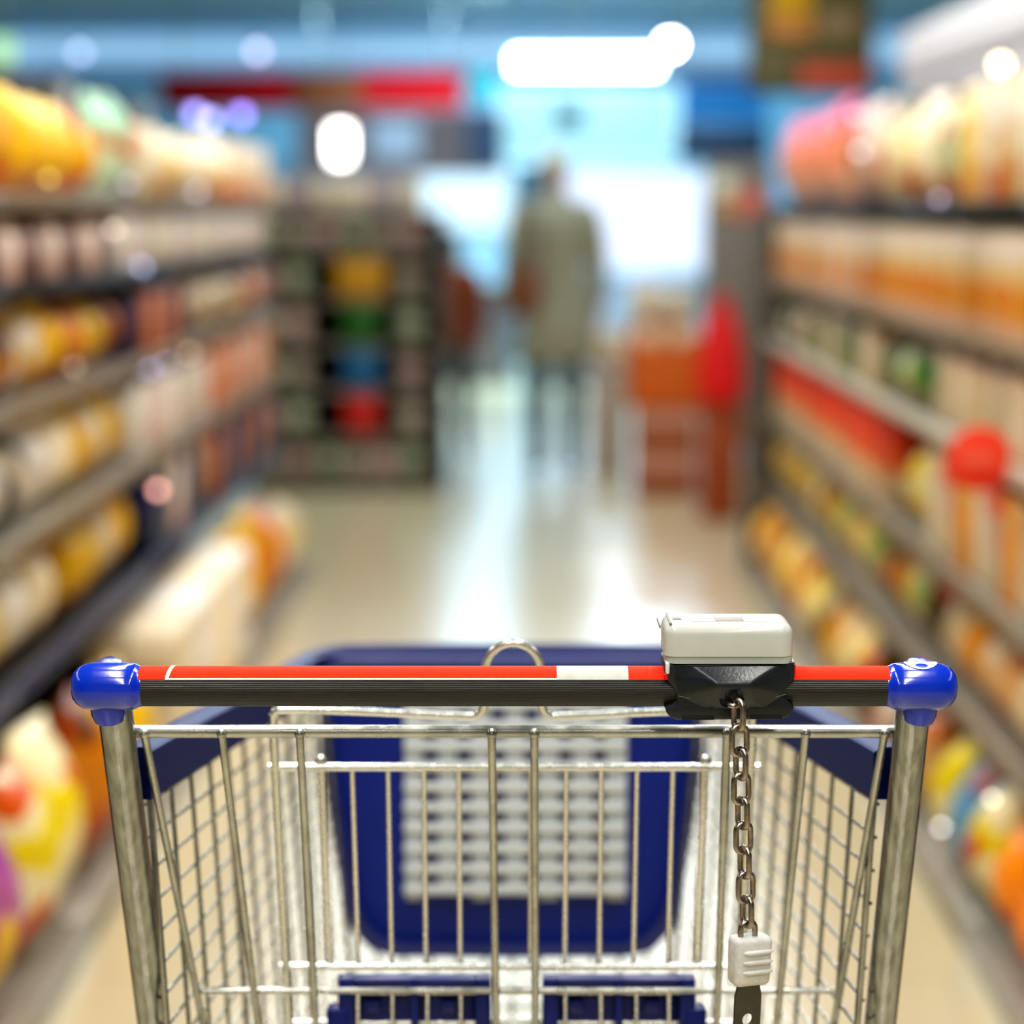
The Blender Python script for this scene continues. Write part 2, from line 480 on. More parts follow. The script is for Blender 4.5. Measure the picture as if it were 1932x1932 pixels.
# --- chassis and castors (below the frame of the photograph, still part of the trolley)
mb = MB()
mb.tube([(-.2, 2.25, .15), (.2, 2.25, .15)], .011, 14)
mb.tube([(-.24, 1.75, .165), (.24, 1.75, .165)], .009, 14)
for s_ in (-1, 1): mb.tube([(s_ * .19, 1.95, .15), (s_ * .18, 2.0, .3), (s_ * .165, 2.08, .54)], .009, 12)
P('chassis', mb, zinc)
rub = mat('grey castor rubber', '3c3c3c', .7)
for (x, y_) in ((-.2, 2.25), (.2, 2.25), (-.245, 1.80), (.245, 1.80)):
    mb = MB(); mb.tube([(x, y_, .15), (x, y_ - .02, .11)], .01, 10)
    mb.box((x - .016, y_ - .045, .05), (x - .012, y_ - .005, .12), .001); mb.box((x + .012, y_ - .045, .05), (x + .016, y_ - .005, .12), .001)
    cs = P('castor', mb, zinc)
    mb = MB(); M = Matrix.Translation((x, y_ - .025, .06)) @ Matrix.Rotation(PI / 2, 4, 'Y')
    mb.lathe([(.02, -.011), (.055, -.011), (.06, -.006), (.06, .006), (.055, .011), (.02, .011)], seg=28, M=M)
    P('wheel', mb, rub, cs)

# --- coin lock
def K(zx, zy, y):   # zoomed crop coordinates (1230,1130, x6.44)
    return T(1230 + zx / 6.44, 1130 + zy / 6.44, y)
body_m = mat('black lock plastic', '22262a', .27, bump=.03, bscale=400, rvar=.08, vscale=50)
YF = HY - .0165
sil = [(160, 790), (1735, 765), (1742, 850), (1738, 960), (1690, 1020), (1635, 1100), (1622, 1180), (1650, 1245), (1728, 1300), (1722, 1350), (1690, 1410), (1630, 1455), (1560, 1470),
       (300, 1478), (225, 1445), (175, 1385), (155, 1320), (255, 1285), (298, 1235), (300, 1170), (265, 1090), (200, 1015), (165, 960), (150, 880)]
poly = [(K(a, b, YF).x, K(a, b, YF).z) for a, b in sil]
mb = MB(); mb.prism(poly, (YF, HY + .024), bevel=.0022, seg=3)
lock = P('coin_lock', mb, body_m, smooth=50)
lock['label'] = 'black coin lock housing clamped round the handle'
# sculpted front
mb = MB()
def kp(a, b, p): return K(a, b, YF - p)
V = [kp(300, 830, .0003), kp(520, 822, .0030), kp(1520, 818, .0030), kp(1650, 830, .0003),      # 0-3 top
     kp(775, 1000, .0125), kp(1230, 1000, .0125), kp(770, 1085, .0135), kp(1225, 1085, .0135),   # 4-7
     kp(765, 1250, .0060), kp(1230, 1245, .0060), kp(330, 1180, .0003), kp(1610, 1160, .0003), kp(275, 960, .0003), kp(1690, 960, .0003),
     kp(640, 1330, .0003), kp(1350, 1330, .0003)]
FA = [[0, 1, 4, 12], [1, 2, 5, 4], [2, 3, 13, 5], [4, 5, 7, 6], [12, 4, 6, 10], [5, 13, 11, 7], [6, 7, 9, 8], [10, 6, 8, 14], [7, 11, 15, 9], [8, 9, 15, 14]]
bmx = bmesh.new(); vv = [bmx.verts.new(v) for v in V]
for f in FA: bmx.faces.new([vv[i] for i in f])
bmesh.ops.recalc_face_normals(bmx, faces=bmx.faces[:])
es = [e for e in bmx.edges if len(e.link_faces) == 2]
bmesh.ops.bevel(bmx, geom=es, offset=.0016, segments=3, affect='EDGES', profile=.5)
mb.bm(bmx)
ln_ = P('lock_front', mb, body_m, lock, smooth=60)
mb = MB()   # seam and keyhole recess, slots underneath
hole = kp(900, 1240, .0075)
M = Matrix.Translation(hole) @ Matrix.Rotation(PI / 2, 4, 'X')
mb.lathe([(.0001, -.001), (.0038, -.001), (.0042, .0006), (.0042, -.004)], seg=20, M=M)
for (a, b_) in ((560, 1445), (1390, 1435)):
    q = K(a, b_, YF); mb.box((q.x - .011, YF - .0009, q.z - .0014), (q.x + .011, YF + .003, q.z + .0012), .0006)
P('chain_socket', mb, mat('dark recess', '050505', .6), lock)
mb = MB()
pts = [kp(318, 1178, .0012), kp(640, 1243, .0022), kp(1330, 1243, .0022), kp(1625, 1158, .0012)]
mb.tube(pts, .00022, 6); P('seam', mb, mat('dark seam', '6c7478', .4), lock)
# side latch (white) and red tell-tales
mb = MB(); a = K(165, 770, YF); b_ = K(215, 915, YF)
mb.box((a.x, YF - .0012, b_.z), (b_.x, YF + .012, a.z), .0012, 3)
o = P('latch', mb, white_p, lock); o['label'] = 'small white latch on the lock side'
rt_m = mat('red lock insert', 'd80a12', .3)
mb = MB(); a = K(1712, 800, YF); b_ = K(1744, 960, YF); mb.box((a.x, YF + .001, b_.z), (b_.x + .0003, YF + .02, a.z), .0006); P('tell_tale', mb, rt_m, lock); mb = MB()
a = K(158, 915, YF); b_ = K(195, 985, YF); mb.box((a.x - .0003, YF - .0004, b_.z), (b_.x, YF + .014, a.z), .0006)
o = P('tell_tale', mb, mat('red lock insert', 'd80a12', .3), lock); o['label'] = 'red insert at the lock edge'
# cover
cov = mat('off white lock plastic', 'cbccc5', .3, coat=.2, var=.03, vscale=80)
def rbox(lo, hi, r, rt, mi=0, taper=0.):
    """box rounded by r in plan and rt at the top edge"""
    mb = MB(); x0, y0, z0 = lo; x1, y1, z1 = hi
    rings = []
    N_ = 7
    def ring(ins, z):
        pts = []; rr = max(r - ins, .0008)
        for cx0, cy0, a0 in ((x1 - ins - rr, y1 - ins - rr, 0), (x0 + ins + rr, y1 - ins - rr, 90), (x0 + ins + rr, y0 + ins + rr, 180), (x1 - ins - rr, y0 + ins + rr, 270)):
            for k in range(N_):
                a = math.radians(a0 + 90 * k / (N_ - 1)); pts.append((cx0 + rr * math.cos(a), cy0 + rr * math.sin(a), z))
        return pts
    rings.append(ring(0, z0)); rings.append(ring(taper * .3, z1 - rt))
    for k in range(1, 8):
        a = PI / 2 * k / 7; rings.append(ring(taper * .3 + rt * (1 - math.cos(a)), z1 - rt + rt * math.sin(a)))
    m = len(rings[0]); vs = [p for rg_ in rings for p in rg_]; fs = []
    for i in range(len(rings) - 1):
        for k in range(m): fs.append([i * m + k, i * m + (k + 1) % m, (i + 1) * m + (k + 1) % m, (i + 1) * m + k])
    fs.append(list(range(m))[::-1]); fs.append([(len(rings) - 1) * m + k for k in range(m)])
    mb.add(vs, fs, mi); return mb
a = K(152, 700, YF - .001); b_ = K(1730, 290, YF - .001)
ztop = K(900, 292, YF + .004).z
mb = rbox((a.x, YF - .0022, a.z), (b_.x, YF + .044, ztop), .0085, .0075)
cvr = P('lock_cover', mb, cov, lock, smooth=40); cvr['label'] = 'off white rounded cover of the coin lock'
c0 = K(170, 785, YF); c1 = K(1722, 705, YF)
mb = rbox((c0.x, YF - .0012, c0.z), (c1.x, YF + .042, c1.z + .0006), .008, .0005)
P('cover_lip', mb, mat('pale grey lock plastic', 'b9c0ba', .35), lock, smooth=40)
# inset window on top and notch
x0 = K(470, 200, YF).x; x1 = K(1450, 200, YF).x
mb = rbox((x0, YF + .009, ztop - .001), (x1, YF + .036, ztop + .0003), .002, .0002)
P('top_plate', mb, mat('speckled grey label', 'bcb8b0', .55, var=.15, vscale=700), cvr)
mb = MB(); xa = K(790, 290, YF).x; xb = K(1140, 290, YF).x
mb.box((xa, YF + .0095, ztop + .0002), (xb, YF + .022, ztop + .0006), .0002)
P('coin_slot', mb, mat('dim slot grey', '98948e', .6), cvr)
mb = MB(); xa = K(270, 230, YF).x; xb = K(390, 230, YF).x
mb.prism([(xa, 0), (xb, 0), (xb - .002, .0006), (xa + .001, .0006)], (YF + .016, YF + .024), M=Matrix.Translation((0, 0, ztop)))
mb.box((xa - .003, YF + .002, ztop - .0006), (xa - .0012, YF + .040, ztop + .0005), .0003)
mb.box((xa - .0095, YF + .006, ztop - .0042), (xa - .0085, YF + .034, ztop - .0018), .0003)
P('cover_ridge', mb, mat('shadowed plastic', '8d8a82', .5), cvr)

# --- chain, key plug
chain_m = mat('worn steel chain', 'b0a49c', .24, 1, var=.25, vscale=220, rvar=.08, bump=.02, bscale=300)
def link(c, L_, Wd, r, yaw, tilt=0.):
    n = 10; pts = []
    hw = Wd / 2 - r; hl = L_ / 2 - r - hw
    for k in range(n + 1):
        a = PI * k / n; pts.append(Vector((hw * math.cos(a), 0, hl + hw * math.sin(a))))
    for k in range(n + 1):
        a = PI + PI * k / n; pts.append(Vector((hw * math.cos(a), 0, -hl + hw * math.sin(a))))
    M = Matrix.Translation(c) @ Matrix.Rotation(tilt, 4, 'Y') @ Matrix.Rotation(yaw, 4, 'Z')
    mb = MB(); mb.tube([M @ p for p in pts], r, 12, closed=True); return mb
CYY = YF - .0155
# eye through the socket
mb = MB(); hh = hole; e0 = K(905, 1245, CYY + .010); pts = [e0 + Vector((0, .008, .001)), e0 + Vector((.0004, 0, -.0002)), K(945, 1290, CYY - .001), K(1000, 1300, CYY - .003), K(1060, 1280, CYY + .001), K(1090, 1240, CYY + .008), K(1095, 1225, CYY + .016)]
mb.tube(smooth_path(pts, 5), .0019, 12); P('chain_link', mb, chain_m)
cl = [(1393, 1349, 1), (1395, 1397, 0), (1397.5, 1441, 1), (1398.5, 1488, 0), (1401, 1534, 1), (1402.5, 1581, 0), (1405, 1627, 1), (1407, 1674, 0), (1409.5, 1720, 1), (1411, 1766, 0)]
for (px, py, e) in cl:
    c = T(px, py, CYY - .002)
    mb = link(c, .0246, .0146 if not e else .0142, .0020, math.radians(18 if not e else -58) + random.uniform(-.06, .06), math.radians(-1))
    P('chain_link', mb, chain_m)
plug_m = mat('chalky white plastic', 'dcdad6', .5, var=.10, vscale=120, bump=.12, bscale=260)
pc = T(1414, 1810, CYY)
Mp = Matrix.Translation(pc) @ Matrix.Rotation(math.radians(1.5), 4, 'Y') @ Matrix.Rotation(math.radians(20), 4, 'Z')
mb = MB()
pw_, ph_, pd_ = .0285, .0345, .0165
bmx = bmesh.new()
bmesh.ops.create_cube(bmx, size=1)
for v in bmx.verts:
    sxx = 1 if v.co.z > 0 else .94
    v.co = Vector((v.co.x * pw_ * sxx, v.co.y * pd_, v.co.z * ph_))
bmesh.ops.bevel(bmx, geom=bmx.edges[:], offset=.0042, segments=4, affect='EDGES', profile=.5)
mb.bm(bmx, 0, Mp)
plug = P('key_plug', mb, plug_m, smooth=60); plug['label'] = 'white ribbed plug at the end of the chain'
mb = MB()
for dz in (.0075, .0005, -.0065):
    # raised ribs, rounded
    pts = [Vector((-.0085, -pd_ / 2 - .0000, dz)), Vector((-.0095 + .004, -pd_ / 2 - .0006, dz)), Vector((.0095, -pd_ / 2 - .0006, dz)), Vector((.0135, -pd_ / 2 + .0008, dz))]
    mb.tube([Mp @ p for p in pts], [.0008, .0017, .0017, .0008], 12)
M2 = Mp @ Matrix.Translation((.0005, -pd_ / 2, -.0118)) @ Matrix.Rotation(PI / 2, 4, 'X')
mb.lathe([(.0009, -.0005), (.0009, .0004), (.0018, .0006), (.0022, -.0002)], seg=16, M=M2)
P('plug_rib', mb, plug_m, plug)
mb = MB(); bl = mat('dull steel tongue', '6d6b64', .38, .8, var=.15, vscale=60)
zt, zb = -ph_ / 2 + .002, -ph_ / 2 - .062
bw = .0098; bt = .0012
cz = -ph_ / 2 - .0255; rz_ = .0042
outer = [(-bw, zt), (-bw, zb + .004), (-bw + .004, zb), (bw - .004, zb), (bw, zb + .004), (bw, zt)]
n_ = 24; inner = [(rz_ * math.cos(2 * PI * k / n_), cz + rz_ * math.sin(2 * PI * k / n_)) for k in range(n_)]
def outer_pt(k):
    a = 2 * PI * k / n_; dx_, dz_ = math.cos(a), math.sin(a)
    t = bw / max(abs(dx_), 1e-6); t2 = (zt - cz) / dz_ if dz_ > 1e-6 else ((zb - cz) / dz_ if dz_ < -1e-6 else 1e9)
    t = min(t, t2); return (dx_ * t, cz + dz_ * t)
out_ = [outer_pt(k) for k in range(n_)]
vs = []; 
for yy in (-bt, bt):
    vs += [Mp @ Vector((x, yy, z)) for x, z in out_] + [Mp @ Vector((x, yy, z)) for x, z in inner]
fs = []
for k in range(n_):
    l = (k + 1) % n_
    fs += [[k, l, n_ + l, n_ + k], [2 * n_ + k, 2 * n_ + l, 3 * n_ + l, 3 * n_ + k], [k, l, 2 * n_ + l, 2 * n_ + k], [n_ + k, n_ + l, 3 * n_ + l, 3 * n_ + k]]
# corners of the strip
for (xa, za) in ((-bw, zt), (bw, zt), (-bw, zb), (bw, zb)): pass
mb.add(vs, fs)
P('key_tongue', mb, bl, plug)

# ================================================================== ROOM
CEIL = 3.12; BY = 19.0
def quad(name, pts, m):
    mb = MB(); mb.add(pts, [[0, 1, 2, 3]]); return struct(mb.build(name, m, smooth=0))
# floor: glossy beige vinyl with faint joints
fm = bpy.data.materials.new('polished beige floor'); fm.use_nodes = True
nt = fm.node_tree; N = nt.nodes; L = nt.links; b = N['Principled BSDF']
tc = N.new('ShaderNodeTexCoord'); br = N.new('ShaderNodeTexBrick'); br.offset = 0
br.inputs['Scale'].default_value = 1; br.inputs['Brick Width'].default_value = .6; br.inputs['Row Height'].default_value = .6
br.inputs['Mortar Size'].default_value = .004; br.inputs['Color1'].default_value = lin('cbbd98'); br.inputs['Color2'].default_value = lin('cec09c'); br.inputs['Mortar'].default_value = lin('b8a884')
L.new(tc.outputs['Object'], br.inputs['Vector'])
no = N.new('ShaderNodeTexNoise'); no.inputs['Scale'].default_value = 1.6; L.new(tc.outputs['Object'], no.inputs['Vector'])
mr = N.new('ShaderNodeMapRange'); mr.inputs[3].default_value = .26; mr.inputs[4].default_value = .34; L.new(no.outputs['Fac'], mr.inputs[0])
L.new(br.outputs['Color'], b.inputs['Base Color']); L.new(mr.outputs[0], b.inputs['Roughness'])
b.inputs['IOR'].default_value = 1.9; b.inputs['Coat Weight'].default_value = .6; b.inputs['Coat Roughness'].default_value = .2; b.inputs['Coat IOR'].default_value = 1.7
RX = 6.5
quad('floor', [(-RX, -5, 0), (RX, -5, 0), (RX, BY, 0), (-RX, BY, 0)], fm)
ceil_m = mat('blue grey ceiling', '8fb4c4', .8, var=.1, vscale=1)
quad('ceiling', [(-RX, -5, CEIL), (-RX, BY, CEIL), (RX, BY, CEIL), (RX, -5, CEIL)], ceil_m)
wm = mat('cool painted wall', '6f9fba', .7)
quad('wall_back', [(-RX, BY, 0), (RX, BY, 0), (RX, BY, CEIL), (-RX, BY, CEIL)], wm)
quad('wall_front', [(-RX, -5, 0), (-RX, -5, CEIL), (RX, -5, CEIL), (RX, -5, 0)], mat('grey wall', 'a8a49a', .7))
quad('wall_left', [(-RX, -5, 0), (-RX, BY, 0), (-RX, BY, CEIL), (-RX, -5, CEIL)], mat('grey wall', 'a8a49a', .7))
quad('wall_right', [(RX, -5, 0), (RX, -5, CEIL), (RX, BY, CEIL), (RX, BY, 0)], mat('grey wall', 'a8a49a', .7))

def wbox(name, p0, p1, Y, d, m, bev=.01, parent=None, kind=None):
    a = W(*p0, Y); b_ = W(*p1, Y)
    mb = MB(); mb.box((min(a.x, b_.x), Y, min(a.z, b_.z)), (max(a.x, b_.x), Y + d, max(a.z, b_.z)), bev)
    c = Vector(((a.x + b_.x) / 2, Y + d / 2, min(a.z, b_.z)))
    if parent: o = mb.build(name, m, parent, off=parent.location)
    else: o = mb.build(name, m, off=c, loc=c)
    if kind: o['kind'] = kind
    return o
def glow(name, col, s): return mat(name, '303438', .5, emit=col, estr=s)

# beams / light coves across the far ceiling (structure)
def beam(name, y0, y1, Y, m, x0=-60, x1=2000, d=.3):
    return wbox(name, (x0, y0), (x1, y1), Y, d, m, .01, kind='structure')
beam('trim_1', 4, 22, 18.2, mat('pale beam', 'b4ccd8', .7))
beam('trim_2', 66, 108, 18.5, glow('cool light cove', '9fd0f4', .8))
beam('trim_3', 112, 130, 18.6, glow('soft blue fascia', '86b4e6', .5))

# hanging red fascia
red_f = mat('deep red fascia', '7c0004', .8, spec=.1)
fas = wbox('fascia_sign', (300, 138), (872, 206), 17.6, .12, red_f)
tag(fas, 'long deep red hanging fascia sign with brown middle section at the shop rear', 'sign')
a = W(556, 138, 17.55)
brn = wbox('middle_section', (552, 137), (682, 207), 17.57, .04, mat('rust brown fascia', '5c3018', .8, spec=.1)); brn.parent = fas; brn.location = brn.location - fas.location
mb = MB()
for px in (340, 600, 840):
    q = W(px, 140, 17.66); mb.tube([(q.x, 17.66, q.z), (q.x, 17.66, CEIL)], .01, 8)
h_ = mb.build('hanging_rod', zinc, fas, off=fas.location)

# bright lit panel + light cyan wall screen (centre right)
def lightbox(name, p0, p1, Y, col, s, frame, label, cat, d=.12, fr_w=.04):
    a = W(*p0, Y); b_ = W(*p1, Y)
    x0, x1 = min(a.x, b_.x), max(a.x, b_.x); z0, z1 = min(a.z, b_.z), max(a.z, b_.z)
    e = empty(name, ((x0 + x1) / 2, Y, z0)); tag(e, label, cat)
    mb = MB(); mb.box((x0, Y, z0), (x1, Y + .02, z1), .004); mb.build('glowing_panel', glow('glow ' + name + label[:8], col, s), e, off=e.location)
    mb = MB()
    w = fr_w
    mb.box((x0 - w, Y - .02, z0 - w), (x0, Y + d, z1 + w), .005); mb.box((x1, Y - .02, z0 - w), (x1 + w, Y + d, z1 + w), .005)
    mb.box((x0, Y - .02, z0 - w), (x1, Y + d, z0), .005); mb.box((x0, Y - .02, z1), (x1, Y + d, z1 + w), .005)
    mb.box((x0, Y + .03, z0), (x1, Y + d, z1), .002)
    mb.build('frame', frame, e, off=e.location)
    return e
fr_w_ = mat('white metal frame', 'c8dce6', .5)
lightbox('light_panel', (972, 104), (1238, 132), 17.0, 'ffffff', 30, fr_w_, 'long blown-out white light panel high above the far end of the aisle', 'light panel', fr_w=.015)
lightbox('backlit_wall_panel', (950, 172), (1272, 300), 18.4, 'a8e6f4', .9, fr_w_, 'pale cyan backlit wall panel under the long white light panel', 'wall panel')
lightbox('chilled_cabinet', (1062, 330), (1322, 505), 16.5, 'd8e4ff', 1.3, fr_w_, 'wide glowing chilled cabinet behind the shopper in the grey coat', 'chilled cabinet')
lightbox('chilled_cabinet', (800, 330), (958, 430), 16.5, 'ccecff', 1.35, fr_w_, 'glowing chilled cabinet above the child in the orange brown jacket', 'chilled cabinet')
lightbox('chilled_cabinet', (880, 460), (958, 530), 16.48, '90d4ff', 1.15, fr_w_, 'narrow glowing chilled cabinet between the child and the adult shopper', 'chilled cabinet')
# ledges under the cabinets down to the floor
for (x0, x1, y0, col, lb) in ((1040, 1345, 520, '9aa8c0', 'pale blue cabinet plinth under the wide glowing cabinet'), (780, 965, 545, '6f6e78', 'grey plinth under the narrow glowing cabinet')):
    a = W(x0, y0, 16.5); b_ = W(x1, y0, 16.5)
    mb = MB(); mb.box((a.x, 16.5, 0), (b_.x, 17.2, a.z), .02); mb.box((a.x - .02, 16.46, a.z - .05), (b_.x + .02, 17.2, a.z), .01)
    mb.box((a.x + .05, 16.49, .1), (b_.x - .05, 16.52, a.z - .1), .01)
    o = mb.build('cabinet_plinth', mat('plinth ' + col, col, .4), off=((a.x + b_.x) / 2, 16.8, 0), loc=((a.x + b_.x) / 2, 16.8, 0)); tag(o, lb, 'plinth')
# dark navy sign (right of centre)
def board(name, p0, p1, Y, m, label, cat, d=.08, hang=True, extra=None):
    a = W(*p0, Y); b_ = W(*p1, Y)
    x0, x1 = min(a.x, b_.x), max(a.x, b_.x); z0, z1 = min(a.z, b_.z), max(a.z, b_.z)
    e = empty(name, ((x0 + x1) / 2, Y, z0)); tag(e, label, cat)
    mb = MB(); mb.box((x0, Y, z0), (x1, Y + d, z1), .015); mb.build('board', m, e, off=e.location)
    if hang:
        mb = MB()
        for t in (.15, .85):
            mb.tube([(x0 + (x1 - x0) * t, Y + d / 2, z1 - .01), (x0 + (x1 - x0) * t, Y + d / 2, CEIL)], .004, 6)
        mb.build('hanging_cord', zinc, e, off=e.location)
    for (q0, q1, mm, nm) in (extra or []):
        a = W(*q0, Y); b_ = W(*q1, Y)
        mb = MB(); mb.box((min(a.x, b_.x), Y - .012, min(a.z, b_.z)), (max(a.x, b_.x), Y + .005, max(a.z, b_.z)), .006)
        mb.build(nm, mm, e, off=e.location)
    return e
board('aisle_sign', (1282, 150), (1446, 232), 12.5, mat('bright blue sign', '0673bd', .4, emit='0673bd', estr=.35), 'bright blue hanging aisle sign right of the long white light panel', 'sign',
      extra=[((1300, 145), (1430, 156), mat('navy sign edge', '062a60', .5), 'top_band')])
board('ceiling_duct_cover', (1278, 236), (1450, 300), 14.5, mat('dark navy board', '0c3458', .5), 'dark navy board hanging below the bright blue sign', 'board')
board('promotional_banner', (1416, -40), (1646, 176), 9.2, mat('olive brown banner', '5c5a34', .6, var=.3, vscale=5), 'large olive hanging banner with yellow, orange and red patches', 'banner', d=.05,
      extra=[((1452, -30), (1532, 32), mat('mustard print', 'd0a200', .6), 'printed_patch'), ((1450, 36), (1535, 74), mat('peach print', 'c98a4a', .6), 'printed_patch'),
             ((1548, 20), (1622, 72), mat('taupe print', '8f7a5a', .6), 'printed_patch'), ((1508, 118), (1636, 168), mat('brick red print', 'bc5038', .6), 'printed_patch'),
             ((1425, 112), (1500, 140), mat('dim khaki print', '7c7452', .6), 'printed_patch')])
board('dark_blue_header', (-30, 150), (130, 245), 13.5, mat('navy header', '0b3a66', .5), 'dark blue hanging header over the far left of the shop', 'sign',
      extra=[((-20, 190), (60, 235), mat('mid blue print', '2a80bb', .5), 'printed_patch'), ((20, 152), (115, 176), mat('violet print', '4a3a70', .5), 'printed_patch')])
board('grey_wall_board', (560, 205), (945, 330), 15.5, mat('mauve grey board', '7c7480', .6), 'mauve grey wall board under the red fascia sign', 'board', hang=False,
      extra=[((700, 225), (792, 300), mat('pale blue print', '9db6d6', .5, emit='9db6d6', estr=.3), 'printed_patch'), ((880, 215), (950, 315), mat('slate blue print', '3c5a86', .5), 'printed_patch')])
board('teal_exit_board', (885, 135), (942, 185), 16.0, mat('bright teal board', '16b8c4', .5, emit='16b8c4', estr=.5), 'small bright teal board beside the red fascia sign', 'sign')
board('dark_object_sign', (1045, 200), (1100, 240), 13.5, mat('dusky teal board', '2f7a92', .5), 'small dusky sign hanging before the cyan wall panel', 'sign')
board('green_lamp_box', (-20, 70), (20, 118), 12.0, glow('pale lime glow', 'b8ecA0', 1.1), 'small pale lime lit box at the top left corner', 'lit box')
board('display_board', (1332, 300), (1450, 846), 11.6, mat('grey beige board', '80746c', .6), 'tall grey beige display board standing behind the red sack', 'board', hang=False,
      extra=[((1345, 330), (1385, 372), mat('cream print', 'e8dcc4', .5), 'printed_patch'), ((1345, 380), (1392, 402), mat('amber print', 'd09a50', .5), 'printed_patch'),
             ((1392, 360), (1446, 415), mat('coral print', 'd86a58', .5), 'printed_patch')])

# ================================================================== SHELVING
steel = mat('grey shelf steel', '9a978c', .35, .3)
dark = mat('dark shelf steel', '1b1a1a', .5)
darkb = mat('dark brown back panel', '2a2420', .8)  # even dark brown for the backs of shelving and rack
rail_cream = mat('cream price rail', 'cfc8ba', .4)
rail_navy = mat('navy price rail', '232a58', .4)
rail_dark = mat('black price rail', '15140f', .45)
rail_taupe = mat('taupe price rail', '80705a', .5)
kick_m = mat('brushed grey plinth', '9b9484', .4, .4, var=.15, vscale=3)

def gondola(side, y0, y1, shelves, face, base_face, back, label, top):
    """shelves = [(z, rail material)]"""
    s = 1 if side > 0 else -1
    e = empty('shelving_unit', (s * (back + .02), (y0 + y1) / 2, 0)); tag(e, label, 'shelving unit', 'shelving units along the aisle')
    def bx(name, x0, x1, ya, yb, z0, z1, m, bev=.004, par=e):
        mb = MB(); a, b_ = sorted((s * x0, s * x1)); mb.box((a, ya, z0), (b_, yb, z1), bev); return mb.build(name, m, par, off=e.location)
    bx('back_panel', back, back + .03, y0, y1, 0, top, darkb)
    bx('upright', back - .04, back + .04, y0 - .0, y0 + .03, 0, top, steel); bx('upright', back - .04, back + .04, y1 - .03, y1, 0, top, steel)
    bx('plinth', base_face, base_face + .02, y0, y1, 0, .05, kick_m)
    bx('base_deck', base_face + .004, back, y0, y1, .034, .046, steel)
    for (z, rm) in shelves:
        sh = bx('shelf', face + .004, back, y0 + .002, y1 - .002, z - .022, z, dark if rm in (rail_dark, rail_navy) else steel)
        r_ = MB(); a, b_ = sorted((s * (face - .008), s * (face + .003)))
        r_.box((a, y0 + .002, z - .027), (b_, y1 - .002, z + .006), .002)
        r_.build('price_rail', rm, sh, off=e.location)
    return e
LF, LB, RFc, RB_ = .93, .80, .87, .79
LS = [(1.365, rail_taupe), (1.20, rail_dark), (.985, rail_taupe), (.74, rail_taupe), (.48, rail_navy)]
RS = [(1.35, rail_dark), (1.09, rail_taupe), (.88, rail_cream), (.60, rail_taupe), (.345, rail_taupe)]
nth = ['first', 'second', 'third', 'fourth']
ys = [2.42, 3.77, 5.12, 6.47, 7.82]
for i in range(4):
    where = ['closest to the trolley', 'second from the trolley', 'third from the trolley', 'at the far end'][i]
    gondola(-1, ys[i], ys[i + 1], LS, LF, LB, 1.42, 'grey steel shelving unit left of the aisle, ' + where, 1.72)
    gondola(1, ys[i], ys[i + 1], RS, RFc, RB_, 1.36, 'grey steel shelving unit right of the aisle, ' + where, 1.72)

# ------------------------------------------------------------------ goods
def bag_mesh(w, h, t, crumple=.0, seed=0):
    rnd = random.Random(seed); nx, nz = 8, 12; vs = []; fs = []
    for sd in (1, -1):
        for j in range(nz + 1):
            v = j / nz
            for i in range(nx + 1):
                u = i / nx
                bulge = (max(0, math.sin(PI * u)) ** .5) * (max(0, math.sin(PI * min(max((v - .06) / .88, 0), 1))) ** .55)
                wob = rnd.uniform(-1, 1) * crumple * bulge
                ww = w * (1 - .08 * math.sin(PI * v))
                vs.append(((u - .5) * ww, sd * (t / 2 * bulge + .001) + wob, v * h))
    m = (nx + 1) * (nz + 1)
    for j in range(nz):
        for i in range(nx):
            a = j * (nx + 1) + i; fs.append([a, a + 1, a + nx + 2, a + nx + 1]); fs.append([m + a, m + a + nx + 1, m + a + nx + 2, m + a + 1])
    for j in range(nz):
        a = j * (nx + 1); fs.append([a, a + nx + 1, m + a + nx + 1, m + a]); a += nx; fs.append([a, m + a, m + a + nx + 1, a + nx + 1])
    for i in range(nx):
        a = i; fs.append([a, m + a, m + a + 1, a + 1]); a = nz * (nx + 1) + i; fs.append([a, a + 1, m + a + 1, m + a])
    mb = MB(); mb.add(vs, fs); return mb
def carton_mesh(w, h, t, seed=0):
    mb = MB(); mb.box((-w / 2, -t / 2, 0), (w / 2, t / 2, h), min(w, t) * .05, 2)
    mb.box((-w * .46, -t * .02, h - .0005), (w * .46, t * .46, h + .0025), .0008)          # overlapping top flap
    mb.box((-w * .15, -t / 2 - .0015, h * .86), (w * .15, -t / 2 + .002, h * .995), .0008)   # tuck tab
    return mb
def jar_mesh(w, h, t, seed=0):
    r = w / 2; mb = MB()
    mb.lathe([(r * .86, 0), (r * .97, h * .03), (r, h * .1), (r, h * .70), (r * .9, h * .79), (r * .74, h * .83), (r * .74, h * .85), (r * .84, h * .855), (r * .84, h * .98), (r * .78, h)], seg=20); return mb
def bottle_mesh(w, h, t, seed=0):
    r = w / 2; mb = MB()
    mb.lathe([(r * .85, 0), (r, h * .03), (r, h * .3), (r * .93, h * .34), (r * .93, h * .5), (r, h * .54), (r * .96, h * .64), (r * .55, h * .8), (r * .34, h * .86), (r * .34, h * .9), (r * .44, h * .905), (r * .44, h * .99), (r * .38, h)], seg=20); return mb
def tray_pack_mesh(w, h, t, seed=0):      # shrink-wrapped multipack: a grid of lobes
    rnd = random.Random(seed); mb = MB(); nx, nz = 3, 3
    for i in range(nx):
        for j in range(nz):
            x0 = -w / 2 + w * i / nx; z0 = h * j / nz
            mb.box((x0 + .001, -t / 2, z0 + .001), (x0 + w / nx - .001, t / 2, z0 + h / nz - .001), min(w / nx, h / nz) * .28, 3)
    return mb
